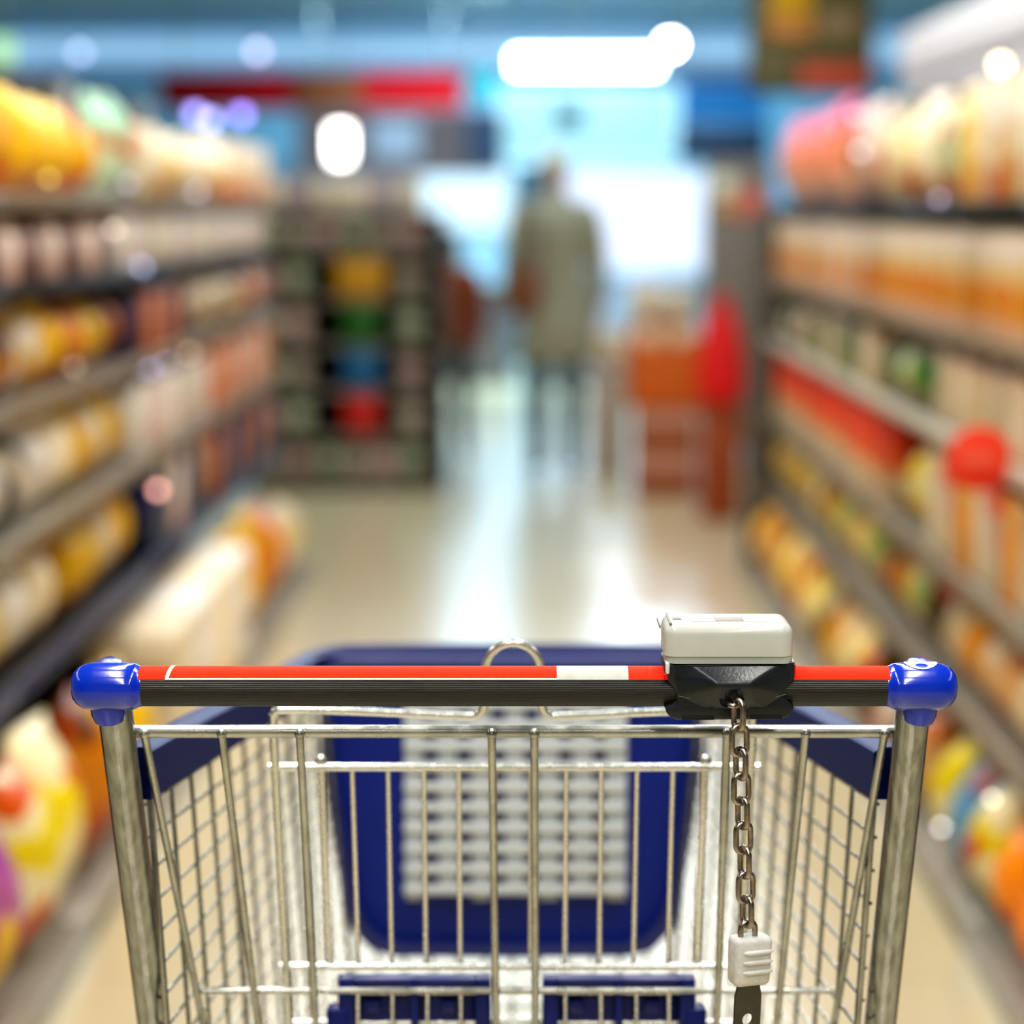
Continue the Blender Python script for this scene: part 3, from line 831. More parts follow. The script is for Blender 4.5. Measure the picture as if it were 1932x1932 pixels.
KINDS = {'bag': (bag_mesh, 'food_bag', 'bag'), 'carton': (carton_mesh, 'food_carton', 'carton'), 'jar': (jar_mesh, 'food_jar', 'jar'),
         'bottle': (bottle_mesh, 'bottle', 'bottle'), 'multi': (tray_pack_mesh, 'multipack', 'multipack')}
MESH = {}
ACC = ['f6ecd4', 'c8641c', '8a4a20', 'f0d070', 'e8dccc', '6a4a30', 'd8602c']
def M_(name, bands, rough=.4, wr=0., pr=.22):
    acc = ACC[sum(map(ord, name)) % len(ACC)] if wr and name not in ('hot pink over peach', 'strawberry', 'vivid orange', 'vivid yellow', 'cream', 'white', 'yellow', 'orange red') else None
    return pack_mat('print ' + name, bands, rough, wr, .5 if wr else pr, acc)
PAL = {
 'yellow': [(0, 'e8901c'), (.25, 'f0bc1a'), (.8, 'f4d04a')],
 'orange red': [(0, 'e86a18'), (.3, 'f0b020'), (.75, 'd83a12')],
 'pale mint': [(0, 'cfe0c4'), (.5, 'a8dcc0'), (.8, 'bfe6cc')],
 'cream': [(0, 'ecd9b8'), (.3, 'f5e8ce'), (.85, 'f2e4cc')],
 'cream and amber': [(0, 'e6a05a'), (.3, 'f0d8ae'), (.75, 'f4e4c8')],
 'cream and coral': [(0, 'e08058'), (.28, 'f0cda4'), (.6, 'f5e4cc')],
 'white': [(0, 'e8e0d6'), (.5, 'f4eee6')],
 'rosy white': [(0, 'e2c4b8'), (.4, 'f0dfd6'), (.8, 'ecd8cc')],
 'brown mauve': [(0, '6e5650'), (.4, 'a08a80'), (.8, '7c6460')],
 'dark plum': [(0, '4a3450'), (.5, '6a4a5c'), (.8, '3a2c40')],
 'burnt orange': [(0, 'c45a10'), (.35, 'dc8a28'), (.75, 'b84c0c')],
 'golden': [(0, 'd8901c'), (.3, 'ecc060'), (.7, 'e0a83c')],
 'pale gold': [(0, 'dcae50'), (.4, 'ecd898'), (.8, 'e6c878')],
 'cream with yellow foot': [(0, 'e2b850'), (.3, 'ecca78'), (.55, 'f2e6cc')],
 'red sided': [(0, 'e09040'), (.35, 'd8502c'), (.8, 'dc7040')],
 'salmon': [(0, 'dc9068'), (.5, 'e4a482'), (.85, 'd0805c')],
 'navy': [(0, '1e2448'), (.5, '2c3464'), (.85, '1a1e38')],
 'near black': [(0, '16120e'), (.6, '241c18')],
 'strawberry': [(0, 'e8a030'), (.35, 'd8343c'), (.75, 'e06a5a')],
 'lilac pink': [(0, 'c06a3c'), (.4, 'b878a8'), (.75, 'a060a0')],
 'vivid yellow': [(0, 'e8c010'), (.35, 'f0e4b4'), (.6, 'ecd440')],
 'vivid orange': [(0, 'd06408'), (.4, 'f08c10'), (.8, 'e05c0c')],
 'hot pink over peach': [(0, 'f0c4ae'), (.35, 'f0a890'), (.68, 'ee7f88'), (.88, 'd83c78')],
 'peach': [(0, 'f0c8a8'), (.5, 'f2b48c'), (.8, 'f4c8b8')],
 'straw': [(0, 'ecd8ae'), (.5, 'ecdc9c'), (.8, 'f0e2b8')],
 'pale green': [(0, 'd8d8b0'), (.5, 'c8d8b0'), (.85, 'd4dcc4')],
 'cream with orange waist': [(0, 'e8bca0'), (.18, 'e89a58'), (.34, 'e88418'), (.52, 'ecd2ac'), (.7, 'f2e2ce')],
 'cream with gold waist': [(0, 'ecc8a8'), (.18, 'e8a040'), (.3, 'e89c10'), (.48, 'e8c890'), (.68, 'f2e2d0')],
 'leaf green': [(0, '8a9a50'), (.3, '2c6c2e'), (.7, '1c5630')],
 'deep green': [(0, '58602c'), (.4, '1f4a22'), (.8, '18382a')],
 'beige': [(0, 'd8c8a8'), (.4, 'decdb0'), (.8, 'd4b8a0')],
 'beige with violet top': [(0, 'dec8a8'), (.7, 'd8bca4'), (.9, '5a2a5a')],
 'scarlet topped': [(0, 'd8c0a0'), (.35, 'ee6a1a'), (.55, 'e84410'), (.85, 'c83008')],
 'pink grey': [(0, 'c8b8a0'), (.4, 'd0b0a0'), (.75, 'e0705c')],
 'mustard': [(0, 'b8a868'), (.35, 'd4a80c'), (.75, 'b89a3c')],
 'soft green': [(0, 'c0b490'), (.4, 'a8b878'), (.8, 'c4c0a0')],
 'apricot': [(0, 'd89444'), (.4, 'e8a860'), (.75, 'e4b478')],
 'dark olive': [(0, '5a4a14'), (.4, '3a3c22'), (.8, '6a5a1c')],
 'tan and rust': [(0, 'c07a3c'), (.35, 'd8b088'), (.7, 'c88458')],
 'sky blue': [(0, '5a86a8'), (.4, '7aa0c0'), (.8, '3c688c')],
 'grey green': [(0, '6c6c5c'), (.4, '8a8c7c'), (.8, '6f6a60')],
}
PAL['cream with lemon'] = [(0, 'e8c820'), (.25, 'f2e8c4'), (.5, 'ecd860'), (.75, 'f0e4c0')]
CODES = {}
counter = {}
def goods(kind, pal, x, y, z, w, h, t, side, label, group, rz=0., lean=0.):
    fn, nm, cat = KINDS[kind]
    key = (kind, round(w, 3), round(h, 3), round(t, 3), pal)
    if key not in MESH:
        m = M_(pal, PAL[pal], .36 if kind == 'bag' else .42, .5 if kind == 'bag' else 0)
        mb = fn(w, h, t, *( [.004, len(MESH)] if kind == 'bag' else [len(MESH)]))
        o = mb.build(nm, m, smooth=50 if kind != 'bag' else 80); MESH[key] = o
    else:
        o = MESH[key].copy(); C.objects.link(o)
    o.name = nm
    if kind == 'bag': o.scale = (1, 1, random.uniform(.88, 1.05))
    else: o.scale = (1, 1, 1)
    o.location = (x, y, z + .001); o.rotation_euler = (lean, 0, rz + (PI / 2 if side > 0 else -PI / 2))
    tag(o, label, cat, group)
    return o
ORD = ['first', 'second', 'third', 'fourth', 'fifth', 'sixth', 'seventh', 'eighth', 'ninth', 'tenth', '11th', '12th', '13th', '14th', '15th', '16th', '17th', '18th', '19th', '20th', '21st', '22nd', '23rd', '24th', '25th', '26th', '27th', '28th', '29th', '30th', '31st', '32nd', '33rd', '34th', '35th', '36th', '37th', '38th', '39th', '40th', '41st', '42nd', '43rd', '44th', '45th']
NOUN = {'bag': 'bag', 'carton': 'carton', 'jar': 'jar', 'bottle': 'bottle', 'multi': 'multipack'}
def row(side, shelf, z, segs, face, rowname):
    """segs = [(y_far, y_near, kind, pal list, w, h, t)] counted from the far end"""
    n = 0
    for (ya, yb, kind, pals, w, h, t) in segs:
        y = ya - w / 2; i = 0
        while y - w / 2 > yb - 1e-6:
            pal = pals[i % len(pals)]
            x = side * (face + t / 2 + .012 + random.uniform(0, .012))
            hh = h
            rz = random.uniform(-.16, .16) if kind in ('bag',) else random.uniform(-.015, .015)
            if kind in ('jar', 'bottle'): rz = random.uniform(0, 6)
            lbl = f"{pal} {NOUN[kind]}, {ORD[n]} from the far end, {rowname}"
            goods(kind, pal, x, y, z, w * (.97 if kind != 'bag' else 1.0), hh, t, side, lbl, f"goods on the {rowname}", rz)
            n += 1; i += 1
            y -= w + .006
# LEFT
row(-1, 0, 1.365, [(7.74, 6.9, 'carton', ['cream and coral', 'cream'], .16, .185, .14), (6.86, 5.3, 'bag', ['cream', 'cream and amber', 'cream', 'cream'], .19, .20, .13),
                   (5.25, 4.85, 'bag', ['pale mint'], .19, .245, .13), (4.82, 3.2, 'bag', ['orange red', 'yellow', 'yellow', 'yellow'], .19, .205, .14)], LF, 'top left shelf')
row(-1, 1, 1.20, [(7.74, 4.9, 'carton', ['cream', 'white', 'rosy white', 'white'], .17, .125, .15), (4.85, 3.2, 'jar', ['brown mauve', 'rosy white', 'brown mauve'], .115, .12, .115)], LF, 'second left shelf')
row(-1, 2, .985, [(7.74, 7.2, 'bag', ['red sided'], .21, .18, .15), (7.15, 5.95, 'bag', ['cream with yellow foot', 'cream'], .23, .172, .17), (5.9, 5.05, 'carton', ['dark plum', 'salmon'], .15, .15, .13),
                  (5.0, 3.2, 'bag', ['burnt orange', 'golden', 'burnt orange', 'golden', 'pale gold'], .19, .175, .15)], LF, 'third left shelf')
row(-1, 3, .74, [(7.74, 6.4, 'carton', ['salmon', 'rosy white'], .14, .19, .14), (6.35, 5.1, 'carton', ['rosy white', 'white'], .2, .17, .16), (5.0, 4.3, 'bag', ['golden', 'cream'], .17, .205, .15),
                 (4.25, 3.2, 'bag', ['white', 'near black', 'white'], .18, .205, .15)], LF, 'fourth left shelf')
row(-1, 4, .48, [(7.74, 6.2, 'carton', ['navy', 'salmon', 'navy'], .17, .2, .14), (6.15, 5.2, 'carton', ['near black', 'navy', 'rosy white'], .17, .2, .14), (5.1, 4.3, 'bag', ['golden', 'cream', 'golden'], .17, .225, .16),
                 (4.25, 3.0, 'bag', ['cream', 'white', 'pale gold'], .18, .225, .16)], LF, 'fifth left shelf')
row(-1, 5, .046, [(7.74, 7.1, 'bag', ['pale gold'], .2, .27, .18), (7.05, 6.2, 'bag', ['strawberry', 'golden'], .2, .33, .2), (6.15, 4.75, 'multi', ['white', 'cream'], .32, .33, .24),
                  (4.65, 3.95, 'bag', ['golden', 'yellow', 'burnt orange'], .21, .35, .2), (3.9, 3.42, 'bag', ['cream with lemon'], .21, .355, .2), (3.4, 2.5, 'bag', ['lilac pink', 'vivid orange'], .21, .345, .2)], LB, 'bottom left deck')
# RIGHT
row(1, 0, 1.35, [(7.74, 6.2, 'bag', ['hot pink over peach'], .2, .33, .13), (6.15, 5.7, 'bag', ['peach', 'rosy white'], .19, .29, .13), (5.65, 4.9, 'bag', ['straw', 'cream'], .17, .255, .12),
                 (4.85, 4.5, 'bag', ['pale green'], .16, .24, .12), (4.45, 3.0, 'carton', ['cream and amber', 'cream', 'cream and coral'], .13, .235, .12)], RFc, 'top right shelf')
row(1, 1, 1.09, [(7.74, 5.6, 'carton', ['cream with orange waist', 'cream with gold waist', 'rosy white'], .125, .215, .13), (5.55, 3.0, 'carton', ['cream with orange waist', 'cream with gold waist'], .115, .215, .13)], RFc, 'second right shelf')
row(1, 2, .88, [(7.74, 6.9, 'bag', ['deep green', 'beige'], .15, .145, .12), (6.85, 5.4, 'carton', ['beige', 'leaf green', 'deep green', 'beige'], .14, .15, .12), (5.35, 4.75, 'bag', ['leaf green', 'soft green'], .16, .16, .13),
                (4.7, 3.0, 'carton', ['beige', 'beige with violet top'], .12, .165, .13)], RFc, 'third right shelf')
row(1, 3, .60, [(7.74, 5.1, 'carton', ['scarlet topped'], .15, .23, .13), (5.05, 4.75, 'bag', ['vivid yellow'], .15, .22, .13), (4.7, 3.0, 'carton', ['beige', 'pink grey', 'apricot'], .14, .21, .13)], RFc, 'fourth right shelf')
row(1, 4, .345, [(7.74, 6.3, 'bag', ['mustard', 'pale gold'], .14, .212, .14), (6.25, 5.4, 'bag', ['pale gold', 'soft green', 'tan and rust'], .15, .212, .14), (5.35, 4.6, 'bag', ['dark olive', 'apricot', 'soft green'], .16, .212, .15),
                 (4.55, 3.0, 'bag', ['beige', 'apricot', 'cream and coral', 'tan and rust'], .165, .212, .15)], RFc, 'fifth right shelf')
row(1, 5, .046, [(7.74, 6.2, 'bag', ['golden', 'tan and rust', 'pale gold'], .16, .235, .16), (6.15, 5.0, 'bag', ['pale gold', 'dark olive', 'golden', 'beige'], .16, .24, .16), (4.95, 4.3, 'bag', ['rosy white', 'deep green', 'tan and rust'], .17, .245, .16),
                 (4.25, 3.7, 'bag', ['vivid yellow', 'sky blue', 'cream with lemon'], .17, .245, .18), (3.7, 2.5, 'bag', ['vivid orange'], .2, .25, .2)], RB_, 'bottom right deck')

# toothed white card strip and round shelf sign on the right
e = WX(1847, 866, RFc - .06)
sg = empty('round_shelf_sign', (e.x, e.y, e.z)); tag(sg, 'round red shelf sign with a faint pale mark, clipped to the right shelving', 'sign')
mb = MB(); Mr = Matrix.Rotation(PI / 2, 4, 'X')
mb.lathe([(.001, -.0021), (.056, -.0021), (.059, 0), (.056, .002), (.001, .002)], seg=40, M=Mr); mb.build('disc', mat('flat scarlet print', 'ee3a14', .5), sg)
mb = MB(); mb.box((-.034, -.0045, -.012), (.034, -.0022, .012), .001); mb.build('printed_mark', mat('pale coral print', 'f4674c', .5), sg)
mb = MB(); mb.box((-.01, .002, -.01), (.05, .006, .01), .001); mb.build('clip', rail_cream, sg)

# right header canopy with light
mb = MB(); mb.box((1.34, 2.42, 1.80), (1.44, 7.9, 1.97), .01); mb.box((1.36, 2.42, 1.724), (1.38, 7.9, 1.81), .002)
o = mb.build('shelf_canopy', mat('white canopy', 'e4e2e6', .5), off=(1.39, 5.1, 1.724), loc=(1.39, 5.1, 1.724)); tag(o, 'long white canopy panel topping the shelving right of the aisle', 'canopy')

# small round lamps, plus glowing balls added for foil glints on the shelves
lamp_house = mat('lamp housing', '55555a', .4, .5)
def lamp(p, r, col, s, label, cat='lamp', name='lamp_or_glint', group=None):
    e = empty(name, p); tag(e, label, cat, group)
    mb = MB(); mb.ball((0, 0, 0), r); mb.build('bulb_or_glint', glow('lamp or glint ' + col + str(s), col, s), e)
    mb = MB(); mb.lathe([(r * .55, r * .7), (r * .7, r * .95), (r * .7, r * 1.6), (r * .3, r * 1.9)], seg=16); mb.build('lamp_or_glint_cap', lamp_house, e)
    return e
L1 = [(368, 214, -1.0, 'a9a0ff', 5.5, .02, 'violet white spot lamp, leftmost of three before the red fascia'), (398, 226, -1.02, 'b4b0ff', 5, .02, 'violet white spot lamp, middle of three before the red fascia'), (456, 216, -1.0, 'a090ff', 5.5, .02, 'violet white spot lamp, rightmost of three before the red fascia')]
for (px, py, X, col, s, r, lb) in L1:
    lamp(W(px, py, 7.4), r, col, s, lb)
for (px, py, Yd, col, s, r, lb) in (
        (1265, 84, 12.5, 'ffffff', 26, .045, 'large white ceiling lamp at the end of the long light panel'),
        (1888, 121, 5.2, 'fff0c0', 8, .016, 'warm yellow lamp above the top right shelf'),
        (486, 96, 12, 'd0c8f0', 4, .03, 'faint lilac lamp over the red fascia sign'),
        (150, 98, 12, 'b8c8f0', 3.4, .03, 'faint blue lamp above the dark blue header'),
        (266, 504, 5.1, 'cfd8ff', 4, .010, 'cool white ball standing for a glint under the second left shelf, closer one'),  # from here down: no lamps, glowing balls added where foil packs glint
        (303, 503, 5.4, 'b0c4f0', 3.4, .010, 'blue white ball standing for a glint under the second left shelf, further one'),
        (372, 360, 6.0, 'd0c8d8', 2.6, .011, 'dim ball standing for a glint under the top left shelf'),
        (242, 344, 5.0, 'c8c0d8', 2.4, .009, 'dim lilac ball standing for a glint below the top left shelf'),
        (357, 664, 5.9, 'ffdcb8', 2.8, .011, 'warm ball standing for a glint under the third left shelf'),
        (312, 682, 5.5, 'd8cff0', 2.8, .010, 'lilac ball standing for a glint under the third left shelf'),
        (283, 694, 5.2, 'c4ccff', 3, .010, 'blue white ball standing for a glint under the third left shelf'),
        (140, 692, 4.4, 'e0c4a8', 1.8, .008, 'faint warm ball standing for a glint below the third left shelf'),
        (93, 336, 4.2, 'ffe070', 2.6, .007, 'small yellow ball standing for a glint before the top left shelf'),
        (298, 924, 5.2, 'ffb8a8', 5, .011, 'pink glowing ball standing for a glint before the fifth left shelf'),
        (28, 1054, 3.85, 'ffe8d8', 5, .007, 'small white ball standing for a glint before the lower left bags'),
        (215, 432, 4.7, 'f8dcc8', 3, .009, 'rosy ball standing for a glint before the second left shelf'),
        (1614, 215, 5.6, 'd8a8c8', 3, .010, 'pink ball standing for a glint before the pink bags'),
        (1622, 285, 5.6, 'f4e0e0', 3, .010, 'pale ball standing for a glint, below the pink ball'),
        (1772, 374, 4.5, 'c8b0d0', 3, .007, 'lilac ball standing for a glint under the top right shelf'),
        (1872, 1506, 3.55, 'f0dcc0', 5, .006, 'cream ball standing for a glint low on the right shelving, upper one'),
        (1776, 1560, 3.9, 'f0f0f0', 5, .006, 'white ball standing for a glint low on the right shelving, lower one')):
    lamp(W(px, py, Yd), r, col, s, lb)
# tall white pendant
q = W(642, 270, 11.0)
pe = empty('pendant_lamp', q); tag(pe, 'tall white cylindrical pendant lamp hanging right of the violet lamps', 'lamp')
mb = MB(); mb.lathe([(.02, -.095), (.045, -.085), (.05, -.06), (.05, .07), (.035, .085)], seg=20); mb.build('lamp_shade', glow('warm white shade', 'fff6f0', 9), pe)
mb = MB(); mb.lathe([(.04, .08), (.04, .1), (.012, .12)], seg=16); mb.tube([(0, 0, .1), (0, 0, CEIL - q.z)], .004, 6); mb.build('cord', lamp_house, pe)

# ================================================================== MIDDLE DISTANCE
# dark rack behind the left shelving
RY = 10.2
a = W(468, 400, RY); b_ = W(835, 400, RY)
rk = empty('display_rack', ((a.x + b_.x) / 2, RY + .2, 0)); tag(rk, 'dark grey display rack of jars beyond the left shelving', 'display rack')
mb = MB(); mb.box((a.x, RY + .38, 0), (b_.x, RY + .41, a.z), .005); mb.build('back_panel', darkb, rk, off=rk.location)
for x in (a.x, b_.x - .03): 
    mb = MB(); mb.box((x, RY, 0), (x + .03, RY + .4, a.z - .02), .004); mb.build('side_frame', mat('dark grey steel', '56524a', .5), rk, off=rk.location)
rz = [.04, .26, .48, .70, .92, 1.14, a.z]
for z in rz:
    mb = MB(); mb.box((a.x, RY, z - .02), (b_.x, RY + .38, z), .004); mb.build('shelf', mat('taupe shelf', '8a8278', .5), rk, off=rk.location)
k = 0
PAL['stone'] = [(0, '8e8a80'), (.4, 'b5aca0'), (.8, '7c766c')]
PAL['dusky rose'] = [(0, '9c8a86'), (.4, 'c0aaa6'), (.8, 'aa928e')]
PAL['moss'] = [(0, '6e7860'), (.4, 'acb0a0'), (.85, '4f7c44')]
PAL['mustard box'] = [(0, 'b08000'), (.5, 'c49206'), (.9, 'a87c00')]
PAL['green box'] = [(0, '1f5a1c'), (.5, '2a6420')]
PAL['blue box'] = [(0, '0a4f80'), (.5, '0c6496')]
PAL['red box'] = [(0, 'b01208'), (.5, 'd01c10')]
PAL['sand'] = [(0, 'd8c8b0'), (.5, 'e8dcbc'), (.8, 'd8ccd8')]
PAL['kraft'] = [(0, '9c5a34'), (.5, 'b87450')]
PAL['cream loaf'] = [(0, 'e0a868'), (.3, 'ecdcb8'), (.8, 'e4c8b4')]
xm0 = W(640, 600, RY).x; xm1 = W(722, 600, RY).x
for si, z in enumerate(rz):
    x = a.x + .09; c_ = 0
    while x < b_.x - .06:
        if si in (1, 2, 3, 4) and xm0 - .09 < x < xm1 + .09:
            x += .08; continue
        pal = ['stone', 'dusky rose', 'moss'][(c_ + si) % 3] if z < a.z else ['sand', 'dusky rose', 'sand'][c_ % 3]
        goods('jar', pal, x, RY + .09, z, .12, .17, .12, 1, f"{pal} jar, {ORD[c_]} from left, {ORD[si]} tier up of the dark display rack", f"jars on tier {si + 1} of the display rack")
        c_ += 1; x += .135
for (si, pal, nm) in ((4, 'mustard box', 'mustard yellow'), (3, 'green box', 'dark green'), (2, 'blue box', 'deep blue'), (1, 'red box', 'bright red')):
    goods('carton', pal, (xm0 + xm1) / 2, RY + .09, rz[si], .24 if si == 4 else .17, .19, .14, 1, f"{nm} carton among jars on the dark display rack", 'coloured cartons on the display rack', -PI / 2)

# promotional bin on the right, orange tray on kraft tiers
QY = 10.0
a = W(1195, 640, QY); b_ = W(1322, 770, QY)
x0, x1 = a.x, b_.x
bn = empty('promotional_bin', ((x0 + x1) / 2, QY + .2, 0)); tag(bn, 'orange cardboard promotional bin on brown tiers at the aisle end', 'display bin')
or_m = mat('orange card', 'cf6204', .55); kr = mat('brown card', '9a4c10', .6); pk = mat('dusty pink card', 'c08a76', .6)
z1, z0 = a.z, b_.z
mb = MB(); t_ = .012
mb.box((x0, QY, z0), (x1, QY + t_, z1 - .02), .003); mb.box((x0, QY + .4, z0), (x1, QY + .4 + t_, z1 + .05), .003); mb.box((x0 - t_, QY, z0), (x0, QY + .41, z1), .003); mb.box((x1, QY, z0), (x1 + t_, QY + .41, z1), .003); mb.box((x0, QY, z0), (x1, QY + .41, z0 + t_), .003)
mb.build('tray', or_m, bn, off=bn.location)
for i in range(4):
    zz0 = z0 * i / 4; zz1 = z0 * (i + 1) / 4
    mb = MB(); s_ = .02 + .01 * (3 - i); mb.box((x0 + .02, QY + .01, zz0), (x1 - .01, QY + .4, zz1 - .004), .006); mb.build('tier', [kr, pk, kr, pk][i], bn, off=bn.location)
n = 0
for j, zz in enumerate((z0 + .014, z0 + .2, z0 + .385)):
    for i in range(2):
        x = x0 + .085 + i * .145 - (.02 if j == 2 else 0)
        goods('bag', 'cream loaf', x, QY + .12, zz, .13, .19, .15, 1, f"cream loaf bag, {ORD[i]} from left, {ORD[j]} layer in the orange bin", 'loaf bags in the orange bin', -PI / 2); n += 1
# crate of pale packs left of the bin
a2 = W(1118, 600, 10.6); b2 = W(1190, 600, 10.6)
ct = empty('pallet_crate', ((a2.x + b2.x) / 2, 11.0, 0)); tag(ct, 'pale grey crate standing behind the orange bin', 'crate')
mb = MB(); mb.box((a2.x, 10.85, 0), (b2.x, 11.15, .52), .01)
for z in (.12, .3, .48): mb.box((a2.x - .008, 10.84, z), (b2.x + .008, 11.16, z + .025), .004)
mb.build('crate_body', mat('pale crate', 'b8aca4', .6), ct, off=ct.location)
for i in range(2): goods('bag', 'cream loaf', a2.x + .075 + i * .128, 11.0, .522, .12, .2, .14, 1, f"pinkish loaf bag, {ORD[i]} from left, on the pale grey crate", 'loaf bags on the crate', -PI / 2)

# red sack on a rust column at the end of the right shelving
VY = 9.2
c = W(1362, 770, VY); ctop = W(1362, 560, VY)
mb = MB(); hw = .085; zc = c.z
mb.box((c.x - hw, VY, 0), (c.x + hw, VY + .16, zc), .01); mb.box((c.x - hw - .008, VY - .008, zc - .03), (c.x + hw + .008, VY + .168, zc), .006); mb.box((c.x - hw * .7, VY - .004, .08), (c.x + hw * .7, VY, zc - .08), .001)
o = mb.build('display_column', mat('rust brown card', '96430a', .55, var=.15), off=(c.x, VY + .08, 0), loc=(c.x, VY + .08, 0)); tag(o, 'rust brown display column carrying the red sack at the shelving end', 'display column')
mb = MB(); hs = ctop.z - zc
mb.lathe([(.05, 0), (.09, .02), (.11, hs * .2), (.105, hs * .4), (.09, hs * .6), (.07, hs * .78), (.045, hs * .88), (.03, hs * .9), (.05, hs * .95), (.06, hs)], seg=24, sy=.7)
o = mb.build('sack', mat('bright red cloth', 'dc0606', .55), loc=(c.x, VY + .08, zc + .001)); tag(o, 'bright red sack with tied neck on the rust brown column', 'sack')
mb = MB(); mb.tube([(.034 * math.cos(2 * PI * k / 16), .7 * .034 * math.sin(2 * PI * k / 16), hs * .9) for k in range(16)], .006, 8, closed=True); mb.build('neck_tie', mat('dark red cord', '8c0a0a', .6), o)
# end post of the right shelving
mb = MB(); a = W(1412, 420, 8.0)
mb.box((.80, 7.86, 0), (.90, 7.93, 1.34), .006); mb.box((.90, 7.86, 0), (1.36, 7.90, 1.34), .004); mb.box((.79, 7.85, 0), (.91, 7.94, .04), .006)
o = mb.build('end_panel', mat('dim grey end panel', '5c564e', .5), off=(1.1, 7.9, 0), loc=(1.1, 7.9, 0)); tag(o, 'dim grey end panel closing the right shelving run', 'end panel')

# ================================================================== PEOPLE
def skin_mesh(name, nodes, edges, m, parent=None, sub=2, root=0):
    me = bpy.data.meshes.new(name)
    me.from_pydata([n[0] for n in nodes], edges, [])
    ob = bpy.data.objects.new(name, me); C.objects.link(ob)
    md = ob.modifiers.new('Skin', 'SKIN'); md.use_smooth_shade = True
    for i, n in enumerate(nodes):
        r = n[1]; r = r if isinstance(r, tuple) else (r, r)
        me.skin_vertices[0].data[i].radius = r
    me.skin_vertices[0].data[root].use_root = True
    sb = ob.modifiers.new('Sub', 'SUBSURF'); sb.levels = sub; sb.render_levels = sub
    me.materials.append(m)
    dg = bpy.context.evaluated_depsgraph_get(); dg.update()
    nm = bpy.data.meshes.new_from_object(ob.evaluated_get(dg)); nm.name = name
    ob.modifiers.clear(); ob.data = nm
    if not nm.materials: nm.materials.append(m)
    for p in nm.polygons: p.use_smooth = True
    if parent: ob.parent = parent
    return ob
def person(name, loc, hgt, rz, skin, hair, coat, trou, shoe, label, long_coat, stride=.14, arm=0.1, haircut='short'):
    k = hgt / 1.7
    e = empty(name, loc, rz); tag(e, label, 'person')
    def v(x, y, z): return (x * k, y * k, z * k)
    nodes = []; edges = []
    def n(x, y, z, r, par=None):
        rr = tuple(q * k for q in r) if isinstance(r, tuple) else r * k
        nodes.append((v(x, y, z), rr)); i = len(nodes) - 1
        if par is not None: edges.append((par, i))
        return i
    pel = n(0, 0, .93, (.11, .08)); wa = n(0, .005, 1.08, (.11, .08), pel); ch = n(0, .0, 1.26, (.12, .085), wa); sh_ = n(0, -.003, 1.36, (.085, .06), ch)
    ne = n(0, .01, 1.46, .052, sh_); hd = n(0, .02, 1.52, (.06, .065), ne); h2 = n(0, .02, 1.60, (.072, .088), hd); h3 = n(0, .015, 1.66, (.055, .068), h2)
    legs = {}
    for s in (-1, 1):
        st = stride * s
        hp = n(.085 * s, 0, .86, .076, pel); kn = n(.095 * s, st * .6, .49, .055, hp); cf = n(.095 * s, st * .35 - .01, .33, .050, kn); an = n(.095 * s, st * .9 - .03 * (s < 0), .09 + (.03 if s < 0 else 0), .028, cf)
        he = n(.097 * s, st * .9 - .03, .045 + (.03 if s < 0 else 0), .024, an); to = n(.105 * s, st * .9 + .11, .034, (.028, .018), he)
        legs[s] = (st,)
        shd = n(.165 * s, -.005, 1.345, .042, sh_); el = n(.225 * s, -.02 + arm * s * .3, 1.12, .037, shd); wr = n(.225 * s, .07 - arm * s, .88, .026, el)
        pa = n(.222 * s, .085 - arm * s, .83, (.018, .034), wr)
        for f, (dy, ln, rr) in enumerate(((.026, .070, .009), (.010, .080, .0095), (-.007, .075, .009), (-.023, .060, .008))):
            b0 = n(.222 * s, .085 - arm * s + dy, .795, rr, pa); b1 = n(.216 * s, .09 - arm * s + dy, .795 - ln * .55, rr * .95, b0); n(.204 * s, .092 - arm * s + dy, .795 - ln, rr * .85, b1)
        t0 = n(.212 * s, .118 - arm * s, .825, .010, pa); n(.204 * s, .138 - arm * s, .795, .009, t0)
    body = skin_mesh('body', nodes, edges, skin, e)
    # face and ears
    mb = MB()
    for s in (-1, 1): mb.lathe([(.004 * k, -.02 * k), (.014 * k, -.008 * k), (.015 * k, .008 * k), (.006 * k, .022 * k)], c=v(.074 * s, .01, 1.585), seg=12, sx=.5)
    mb.tube([v(0, .100, 1.60), v(0, .118, 1.575), v(0, .108, 1.565)], [.006 * k, .011 * k, .009 * k], 8)
    f_ = mb.build('face', skin, e)
    mb = MB()
    for s in (-1, 1): mb.ball(v(.028 * s, .092, 1.60), .010 * k)
    mb.build('eye', mat('eye white brown', '3a2c20', .3), e)
    mb = MB(); mb.tube([v(-.022, .098, 1.535), v(0, .104, 1.533), v(.022, .098, 1.535)], .005 * k, 8); mb.build('mouth', mat('lip', '9c5a50', .5), e)
    # hair: cap over skull, open to the face
    bm = bmesh.new(); bmesh.ops.create_uvsphere(bm, u_segments=24, v_segments=16, radius=1)
    dl = [q for q in bm.verts if q.co.y > .55 and q.co.z < .35 or q.co.z < (-.75 if haircut == 'short' else -1.2)]
    bmesh.ops.delete(bm, geom=dl, context='VERTS')
    for q in bm.verts:
        z = q.co.z; low = (1.0 if z > 0 or haircut == 'short' else 1 + .8 * (-z))
        q.co = Vector((q.co.x * .086 * k, (q.co.y * .104 + .008) * k, (1.615 + z * .098 * low) * k))
    mb = MB(); mb.bm(bm); hr = mb.build('hair', hair, e, smooth=80)
    sm = hr.modifiers.new('Solid', 'SOLIDIFY'); sm.thickness = .006
    # trousers
    nodes = []; edges = []
    p_ = n(0, 0, .93, (.118, .085))
